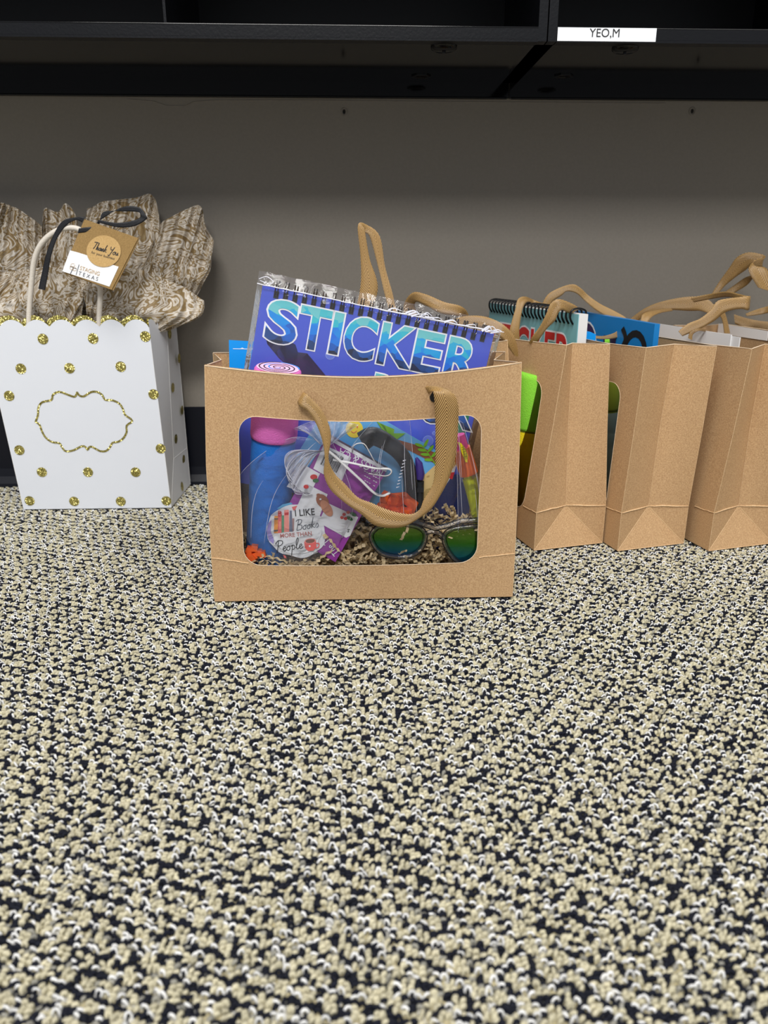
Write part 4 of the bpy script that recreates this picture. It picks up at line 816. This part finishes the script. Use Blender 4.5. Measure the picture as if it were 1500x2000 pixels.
def sunglasses():
    r = thing('sunglasses', gy(848, 1075, .612), 'clear framed sunglasses with green mirrored lenses lying on the shreds', 'sunglasses'); f = upright(720, 1026, .6065, 4, (940, 1028))
    Ls = [[(737, 1030), (760, 1026), (790, 1025), (815, 1029), (829, 1040), (830, 1055), (822, 1072), (806, 1084), (778, 1088), (748, 1082), (731, 1066), (725, 1045)],
          [(884, 1034), (905, 1030), (935, 1028), (962, 1032), (975, 1046), (974, 1070), (962, 1090), (938, 1102), (912, 1104), (890, 1094), (874, 1074), (867, 1052), (872, 1040)]]
    for k, P in enumerate(Ls):
        c = [f.px(*p) for p in P]; c = [(q.x, q.y) for q in catmull([V((*p, 0)) for p in c + c[:1]], 4)][:-1]; cx = sum(p[0] for p in c) / len(c); cy = sum(p[1] for p in c) / len(c); v0 = min(p[1] for p in c); v1 = max(p[1] for p in c)
        rows = [[f.p(cx + (x - cx) * s_, cy + (y - cy) * s_, -.0010 + .0016 * (1 - s_ * s_)) for x, y in c] for s_ in (1, .8, .6, .4, .2, .02)]
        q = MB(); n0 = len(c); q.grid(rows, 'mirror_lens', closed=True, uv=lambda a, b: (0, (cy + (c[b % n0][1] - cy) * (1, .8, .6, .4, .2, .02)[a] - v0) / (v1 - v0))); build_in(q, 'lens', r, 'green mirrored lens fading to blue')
        q = MB(); q.tube([f.p(x, y, 0) for x, y in c], .0022, 'clear_plastic', k=10, closed=True); build_in(q, 'lens_rim', r)
    q = MB(); q.tube([f.w(*p) for p in ((715, 1018), (745, 1012), (800, 1014), (832, 1026), (850, 1032), (868, 1028), (900, 1018), (950, 1014), (985, 1018))], .0024, 'clear_plastic', k=10)
    q.tube([f.w(*p) for p in ((830, 1042), (843, 1038), (856, 1040), (868, 1050))], .002, 'clear_plastic', k=8); build_in(q, 'brow_bar', r)
    for x, y, dx in ((716, 1024, 4), (984, 1026, -4)):
        q = MB(); a = f.w(x, y); q.tube([a, a + V((0, .012, -.002)), a + V((.0008 * dx, .040, -.010))], .0022, 'clear_plastic', k=8, r2=.0012); q.tube([a + V((0, -.001, 0)), a + V((0, .002, 0))], .0018, 'steel_dark', k=8); build_in(q, 'temple_arm', r)
sunglasses()

def candy_box():
    r = thing('carton', gy(650, 1010, .612), 'purple carton with barcode and white labels leaning upside down in the front bag', 'box')
    f = upright(640, 850, .6155, 4, (757, 916)); P = [(640, 850), (757, 916), (655, 1098), (538, 1030)]; th = f.N * -.022
    q = MB(); q.prism([f.w(*p) for p in P][::-1], th * 1.0 if False else f.N * -.010, 'purple_box', side='brown_box')
    lab = lambda pts, m_, n=.0005: poly(q, f, pts, m_, n)
    lab([(640, 850), (757, 916), (754, 922), (637, 856)], 'white_print', .0006)
    lab([(632, 868), (686, 893), (665, 945), (612, 915)], 'white_print')
    rn = random.Random(1); x = 0
    for i in range(17):
        w = rn.choice((.5, .9, 1.4)); t = x / 30; a = V((640, 876)).lerp(V((672, 893)), t); d = V((-18, 38)); stroke(q, f, [tuple(a), tuple(a + d * .8)], w * .0005, 'ink_black', .0009, smooth=1); x += w + 1.0
    put_text(q, f, 'MAGS & CUPS', (752, 916), (690, 884), 'white_print', .0009, ratio=1.3) if False else None
    put_text(q, f, 'MAGS & CA', (750, 917), (665, 874), 'white_print', .0009, ratio=1.3)
    put_text(q, f, 'www.', (744, 928), (728, 919), 'white_print', .0009); put_text(q, f, 'Contains 40', (712, 988), (672, 963), 'white_print', .0009)
    for i in range(1, 5):
        for k in range(9 - i):                                   # rows of print too small to read
            if (k + i) % 4: stroke(q, f, [(744 - i * 4 - k * 4.3, 928 + i * 7 - k * 2.4), (741 - i * 4 - k * 4.3, 926.4 + i * 7 - k * 2.4)], .0007, 'white_print', .0009, smooth=1)
    lab([(640, 982), (700, 1010), (684, 1046), (676, 1050), (622, 1020)], 'white_print')
    for c in ((690, 1004), (683, 1012)): lab(blob(c, 7, 3.5, 10, .5), 'holly_green', .0010)
    for c in ((672, 1004), (680, 1000), (675, 1012), (668, 1010)): lab(blob(c, 3.6, 3.2, 9), 'holly_red', .0012)
    put_text(q, f, 's', (684, 1034), (680, 1032), 'ink_black', .0009)
    put_text(q, f, 'The T', (664, 1078), (640, 1050), 'white_print', .0009, ratio=1.4)
    lab([(590, 905), (625, 925), (604, 968), (560, 950)], 'white_print', .0007); lab([(600, 945), (640, 965), (620, 1020), (575, 1000)], 'white_print', .0007)
    lab(blob((613, 931), 7, 5), 'holly_red', .0012); lab(blob((617, 938), 6, 4), 'holly_green', .0013); lab(blob((598, 950), 5, 4), 'holly_red', .0012)
    lab(blob((630, 978), 15, 11, 20, .9), 'bear_brown', .0012); lab(blob((638, 992), 18, 9, 20, 1.0), 'bear_tan', .0014); lab(blob((622, 966), 4, 3), 'bear_brown', .0014); lab(blob((626, 974), 2.2, 1.8), 'white_print', .0018)
    for k in range(7):
        c = (762 - k * 13, 935 + k * 23); lab
    build_in(q, 'carton_body', r)
    q = MB(); A = f.w(757, 916); Bq = f.w(655, 1098); g = Frame(A + (Bq - A).normalized() * 0, f.N * -1, (A - Bq)); L = (Bq - A).length
    rn = random.Random(4)
    for k in range(9): v = -L * (k + .5) / 9; stroke(q, g, [(.010 + .006 * math.cos(t), v + .006 * math.sin(t) * (1 - t / 9)) for t in [i * .6 for i in range(9)]], .0006, 'bear_tan', .0004 if g.N.x > 0 else -.0004, local=True, smooth=2)
    build_in(q, 'carton_edge_print', r, 'brown edge with scroll print')
candy_box()
def white_tie():
    q = MB()
    for P, w in (([(688, 884, .611), (690, 872, .607), (700, 866, .606), (712, 868, .606), (722, 884, .607), (733, 903, .608), (748, 920, .609)], .0010), ([(640, 880, .606), (655, 892, .605), (680, 915, .605), (705, 938, .606), (730, 962, .606), (748, 968, .607), (762, 962, .608)], .0012), ([(650, 898, .606), (690, 905, .605), (730, 914, .606), (760, 916, .607), (764, 924, .607), (752, 930, .607), (720, 925, .607)], .0010)):
        q.tube(catmull([gy(*p) for p in P], 6), w, 'white_matte', k=8, r2=w * .45)
    solo(q, 'twist_cord', 'flat white cord looped across the purple carton', 'cord')
white_tie()

def sticker(c, rr, dep, seed, label, art, rot=0.0):
    rn = random.Random(seed); r = thing('sticker', gy(c[0], c[1] + rr, dep), label, 'sticker', 'die cut stickers stacked in the cellophane bag'); f = upright(c[0], c[1], dep, 6, (c[0] + 50, c[1] - rot)); q = MB(); k = 40; s_ = f.px(c[0] + rr, c[1])[0]
    P = [(s_ * (1 + .025 * math.sin(7 * t + seed) + .02 * math.sin(11 * t + seed * 2)) * math.cos(t), s_ * .93 * (1 + .03 * math.sin(6 * t + seed)) * math.sin(t)) for t in [2 * math.pi * i / k for i in range(k)]]
    q.prism([f.p(*p) for p in P][::-1], f.N * .0004, 'white_print'); art(q, f); build_in(q, 'vinyl_sticker', r)
def art_top(q, f):
    n = .0008
    for pts, mt in (([(536, 1007), (543, 1007), (543, 1041), (535, 1041)], 'amber'), ([(543, 1000), (550, 999), (550, 1040), (543, 1041)], 'coral'), ([(550, 1006), (555, 1006), (555, 1039), (550, 1040)], 'spine_green'), ([(555, 996), (564, 995), (565, 1038), (555, 1039)], 'coral_light'), ([(566, 997), (570, 997), (572, 1038), (565, 1038)], 'spine_grey'), ([(571, 1012), (575, 1012), (574, 1037), (571, 1038)], 'mauve')): poly(q, f, pts, mt, n)
    for pts, mt in (([(536, 1012), (543, 1012), (543, 1014), (536, 1014)], 'ink_grey'), ([(535, 1035), (543, 1034), (543, 1037), (535, 1038)], 'ink_grey'), ([(556, 1001), (564, 1000), (564, 1005), (556, 1006)], 'red_print'), ([(545, 1018), (549, 1018), (549, 1034), (545, 1034)], 'coral_light')): poly(q, f, pts, mt, n + .0002)
    put_text(q, f, 'B', (543.5, 1008), (550.5, 1008), 'red_print', n + .0004, ratio=1.1)
    put_text(q, f, 'I LIKE', (577, 1008), (615, 1005), 'ink_black', n, ratio=1.15, offset=.012); put_text(q, f, 'MORE THAN', (548, 1050), (609, 1045), 'dusty_red', n, ratio=1.05, offset=.01)
    script(q, f, 'Books', (578, 1036), (623, 1029), 'ink_grey', .00055, n); script(q, f, 'People', (539, 1078), (592, 1070), 'ink_black', .0006, n)
    poly(q, f, [(594, 1058), (617, 1055), (618, 1068), (612, 1075), (602, 1076), (596, 1070)], 'coral', n); poly(q, f, blob((606, 1056), 11, 5, 18, -.1), 'coral_light', n + .0002); poly(q, f, blob((606, 1056), 9, 3.8, 18, -.1), 'cocoa', n + .0004)
    stroke(q, f, [(617, 1061), (623, 1061), (622, 1068), (616, 1070)], .0008, 'coral', n); poly(q, f, blob((605, 1066), 2, 2, 8), 'white_print', n + .0003)
def art_b(q, f): poly(q, f, [(541, 993), (552, 985), (568, 981), (572, 984), (558, 988), (545, 994)], 'light_blue_print', .0006); poly(q, f, [(570, 990), (593, 984), (595, 991), (573, 997)], 'coral', .0006)
def art_c(q, f): poly(q, f, [(524, 1022), (530, 1015), (531, 1035), (537, 1048), (534, 1062), (525, 1055), (521, 1038)], 'lilac', .0006); poly(q, f, [(628, 1028), (633, 1045), (630, 1054), (627, 1040)], 'ink_grey', .0006)
def art_d(q, f): poly(q, f, [(570, 1086), (580, 1081), (595, 1080), (585, 1084)], 'coral', .0006); poly(q, f, [(553, 1083), (558, 1085), (560, 1090), (555, 1089)], 'coral', .0006); stroke(q, f, [(638, 1040), (643, 1052), (634, 1068), (630, 1074)], .0012, 'coral_light', .0006)
sticker((600, 1040), 49, .6115, 5, 'rearmost white die cut sticker, its right edge showing pink streaks', art_d)
sticker((578, 1036), 57, .6105, 3, 'white die cut sticker showing a lilac crescent at the left of the stack', art_c)
sticker((581, 1030), 52, .6098, 2, 'white die cut sticker showing a blue arc at the top of the stack', art_b)
sticker((586, 1044), 50, .6092, 4, 'white die cut sticker whose lower rim shows under the top one', lambda q, f: None)
sticker((580, 1040), 47, .6082, 1, 'top die cut sticker reading I LIKE Books MORE THAN People', art_top)

def cello(curves, deps, folds, amp, seed, label, mat='cellophane', edges=True, ridge_glints=0):
    m = MB(); NU, NV = 48, 34; C = [catmull([V((x, y, 0)) for x, y in c], 8) for c in curves]
    def at(c, u): f = u * (len(c) - 1); i = min(int(f), len(c) - 2); return c[i].lerp(c[i + 1], f - i)
    P = []; cols = [catmull([V((*at(c, j / NU).xy, d)) for c, d in zip(C, deps)], 10) for j in range(NU + 1)]
    for i in range(NV + 1):
        row = []; v = i / NV
        for j in range(NU + 1):
            c = cols[j]; f = v * (len(c) - 1); k = min(int(f), len(c) - 2); q = c[k].lerp(c[k + 1], f - k); u = j / NU
            d = amp * (.6 * math.sin(u * folds * 6.28 + seed) + .5 * MN.noise(V((u * 9, v * 4, seed))) + .3 * MN.noise(V((u * 22, v * 9, seed))))
            row.append(gy(q.x, q.y, min(max(q.z + d, .6046), .67)))
        P.append(row)
    m.grid(P, mat)
    if edges:
        for line in ([r_[0] for r_ in P], [r_[-1] for r_ in P], P[-1]): m.tube([p + V((0, -.0002, 0)) for p in line], .00013, 'cello_edge_glint', k=4)
    rn = random.Random(seed)
    for k in range(ridge_glints):
        j = rn.randint(1, NU - 1); a = rn.randint(0, NV // 2); b = min(NV, a + rn.randint(8, 20)); pts = [P[i][min(NU, max(0, j + int(rn.uniform(-.6, .6))))] + V((0, -.0003, 0)) for i in range(a, b)]
        m.tube(pts, lambda t: .00006 + .00016 * math.sin(math.pi * t), 'cello_edge_glint', k=4)  # white threads on the wrinkles stand in for the film's highlights
    return m
m = cello([[(468, 1030), (500, 1075), (560, 1108), (640, 1085), (668, 1050)], [(466, 932), (520, 960), (590, 970), (650, 960), (690, 985)], [(560, 858), (600, 868), (632, 880), (655, 892), (668, 905)], [(625, 862), (632, 866), (638, 868), (644, 868), (650, 866)]], (.6062, .6058, .6065, .6075), 3, .0012, 1, '', ridge_glints=4)
m2 = cello([[(625, 868), (632, 870), (638, 872), (644, 870), (650, 866)], [(598, 845), (615, 848), (640, 850), (660, 848), (672, 850)], [(572, 838), (600, 826), (640, 815), (670, 822), (700, 830)]], (.6075, .608, .612), 5, .004, 2, '', 'cellophane_milky', ridge_glints=22)
m3 = cello([[(626, 880), (632, 880), (638, 878)], [(570, 880), (592, 890), (610, 896)], [(556, 905), (562, 935), (575, 960)], [(585, 960), (598, 965), (610, 962)]], (.6070, .6058, .6056, .6060), 4, .0030, 3, '', 'cellophane_milky', ridge_glints=20)
def cello_bag():
    r = thing('cellophane_bag', gy(560, 1105, .606), 'clear cellophane bag gathered at the top around the round stickers', 'cellophane bag'); build_in(m, 'bag_front', r); build_in(m2, 'ruffled_top', r); build_in(m3, 'gathered_fold', r)
cello_bag()
m = cello([[(668, 1010), (740, 1012), (815, 1015)], [(672, 900), (740, 900), (808, 910)], [(735, 815), (765, 815), (800, 818)]], (.6068, .6064, .6075), 4, .0014, 5, '', 'cellophane_clear', ridge_glints=6)
f = upright(780, 960, .6055, 3, (800, 960))
for k in range(9): stroke(m, f, [(774 + k * 1.6, 952 - k * 6.5), (780 + k * 1.6, 950 - k * 6.5)], .0009, 'cello_edge_glint', .0004, w1=.0003)
solo(m, 'cellophane_bag', 'clear plastic zip bag over the orange rubber toy and black rubber piece', 'plastic bag')
m = cello([[(895, 1040), (925, 1045), (941, 1060)], [(893, 930), (912, 940), (936, 950)], [(890, 820), (898, 822), (904, 826)]], (.6068, .6064, .6075), 3, .0010, 6, '', 'cellophane_clear', ridge_glints=4)
solo(m, 'cellophane_bag', 'clear plastic bag corner over the neon marker at the right', 'plastic bag')

# ------------------------------------------------------------------ contents of the row of bags
def red_book():
    r = thing('sticker_book', gy(1137, 700, .765), 'pale teal spiral sticker book with red letters in the second bag', 'book'); o = gy(1130, 614, .760); X = V((.275, -.961, 0)); f = Frame(o, X, (0, 0, 1)); W = .198; H_ = .165; S_ = lambda u: -W + u
    q = MB(); q.prism([f.p(S_(0), 0, -.0008), f.p(S_(0), -H_, -.0008), f.p(0, -H_, -.0008), f.p(0, 0, -.0008)], -f.N * .010, 'white_matte'); build_in(q, 'pages', r, 'white page block')
    q = MB(); q.prism([f.p(S_(0), 0), f.p(S_(0), -H_), f.p(0, -H_), f.p(0, 0)], -f.N * .0008, 'teal_card')
    vs, _ = text_geo('STICKER', 0); a, b = (-W + .012, -.062), (-.012, -.062)
    put_text(q, f, 'STICKER', a, b, 'white_print', .0003, ratio=1.25, offset=.05, local=True); put_text(q, f, 'STICKER', a, b, 'letter_red', .0006, ratio=1.25, offset=.02, local=True); build_in(q, 'cover', r, 'pale teal cover with red letters')
    q = MB()
    for i in range(24):
        u = -W + .008 + (W - .016) * i / 23; q.tube(catmull([f.p(u, -.010, .0006), f.p(u, -.004, .004), f.p(u, .003, .003), f.p(u, .005, -.005), f.p(u, .002, -.013), f.p(u, -.006, -.0125)], 4), .0010, 'black_paint', k=6)
    build_in(q, 'spiral_binding', r, 'black wire binding')
red_book()
def small_blue():
    q = MB(); a = gy(1136, 647, .772); X = V((.97, .245, 0)); Y = V((0, .02, 1)); f = Frame(a, X, Y); W = f.px(1164, 652)[0]; q.prism([f.p(0, 0), f.p(0, -.03), f.p(W, -.03), f.p(W, -.0035), f.p(W * .55, -.0005)], -f.N * .012, 'cyan_card'); q.box((0, 0, 0), (.001, .001, .001), 'cyan_card', M=lambda p: f.p(W * .3, -.02) + V(p)); solo(q, 'card_packet', 'bright blue packet corner beside the red lettered sticker book', 'packet')
small_blue()
foam_roll(gy(1053, 728, .775), gy(1031, 1015, .777), .0195, 'foam_green', 'foam_yellow', 'green topped yellow foam roll showing through the second bag window', .635, None, 'foam_olive')
foam_roll(gy(1185, 735, .80) , gy(1168, 1010, .805), .0160, 'foam_olive', 'sage', 'muted olive and sage foam roll glimpsed through the third bag window', .78, None, 'foam_olive')
def blue_book():
    r = thing('picture_book', gy(1276, 700, .765), 'bright blue book with black lettering standing in the third bag', 'book'); o = gy(1279, 633, .752); X = V((.262, -.965, 0)); f = Frame(o, X, (0, 0, 1)); W = .178
    q = MB(); q.prism([f.p(-W, .004), f.p(-W, -.15), f.p(-.04, -.15), f.p(0, -.06), f.p(0, 0)], -f.N * .006, 'book_blue')
    for u, v, a, b in ((-.028, -.034, .022, .026), (-.120, -.030, .022, .024)):
        q.grid([[f.p(u + (a + d) * math.cos(t), v + (b + d) * math.sin(t), .0003) for t in [i * .3142 for i in range(21)]] for d in (0, -.007 if u > -.1 else -.002)], 'ink_black' if u > -.1 else 'white_print', sm=False)
        if u < -.1: poly(q, f, [(u + a * .9 * math.cos(t), v + b * .9 * math.sin(t)) for t in [i * .3142 for i in range(20)]], 'cover_violet', .0004, local=True)
    stroke(q, f, [(-.052, -.008), (-.045, -.02), (-.060, -.04)], .006, 'ink_black', .0005, local=True); poly(q, f, [(-.085, -.018), (-.062, -.02), (-.062, -.04), (-.085, -.04)], 'cover_violet', .0003, local=True); build_in(q, 'book_cover', r)
    q = MB(); q.tube([gy(1185, 668, .83), gy(1200, 666, .825), gy(1222, 668, .815)], .006, 'foam_green', k=10); solo(q, 'foam_roll', 'green foam edge lying low against the bright blue book', 'foam roll')
blue_book()
def papers(o_px, dep, W, label, n=2, dz=0.0):
    for k in range(n):
        q = MB(); o = gy(o_px[0] - 17 * k * 1.0, o_px[1] - 5 * k, dep + .010 * k); X = V((.262, -.965, 0)); f = Frame(o, X, (0, 0, 1)); q.prism([f.p(-W, .002), f.p(-W, -.13), f.p(0, -.13), f.p(0, 0)], -f.N * .0012, 'white_matte'); solo(q, 'paper_sheet', label[k], 'paper', 'white papers in the bags at the right')
papers((1445, 659), .755, .15, ['front white paper sheet standing in the fourth bag', 'white paper sheet just behind the front one in the fourth bag'], 2)
papers((1500, 647), .86, .08, ['small white paper sheet in the bag cut off at the right edge'], 1)
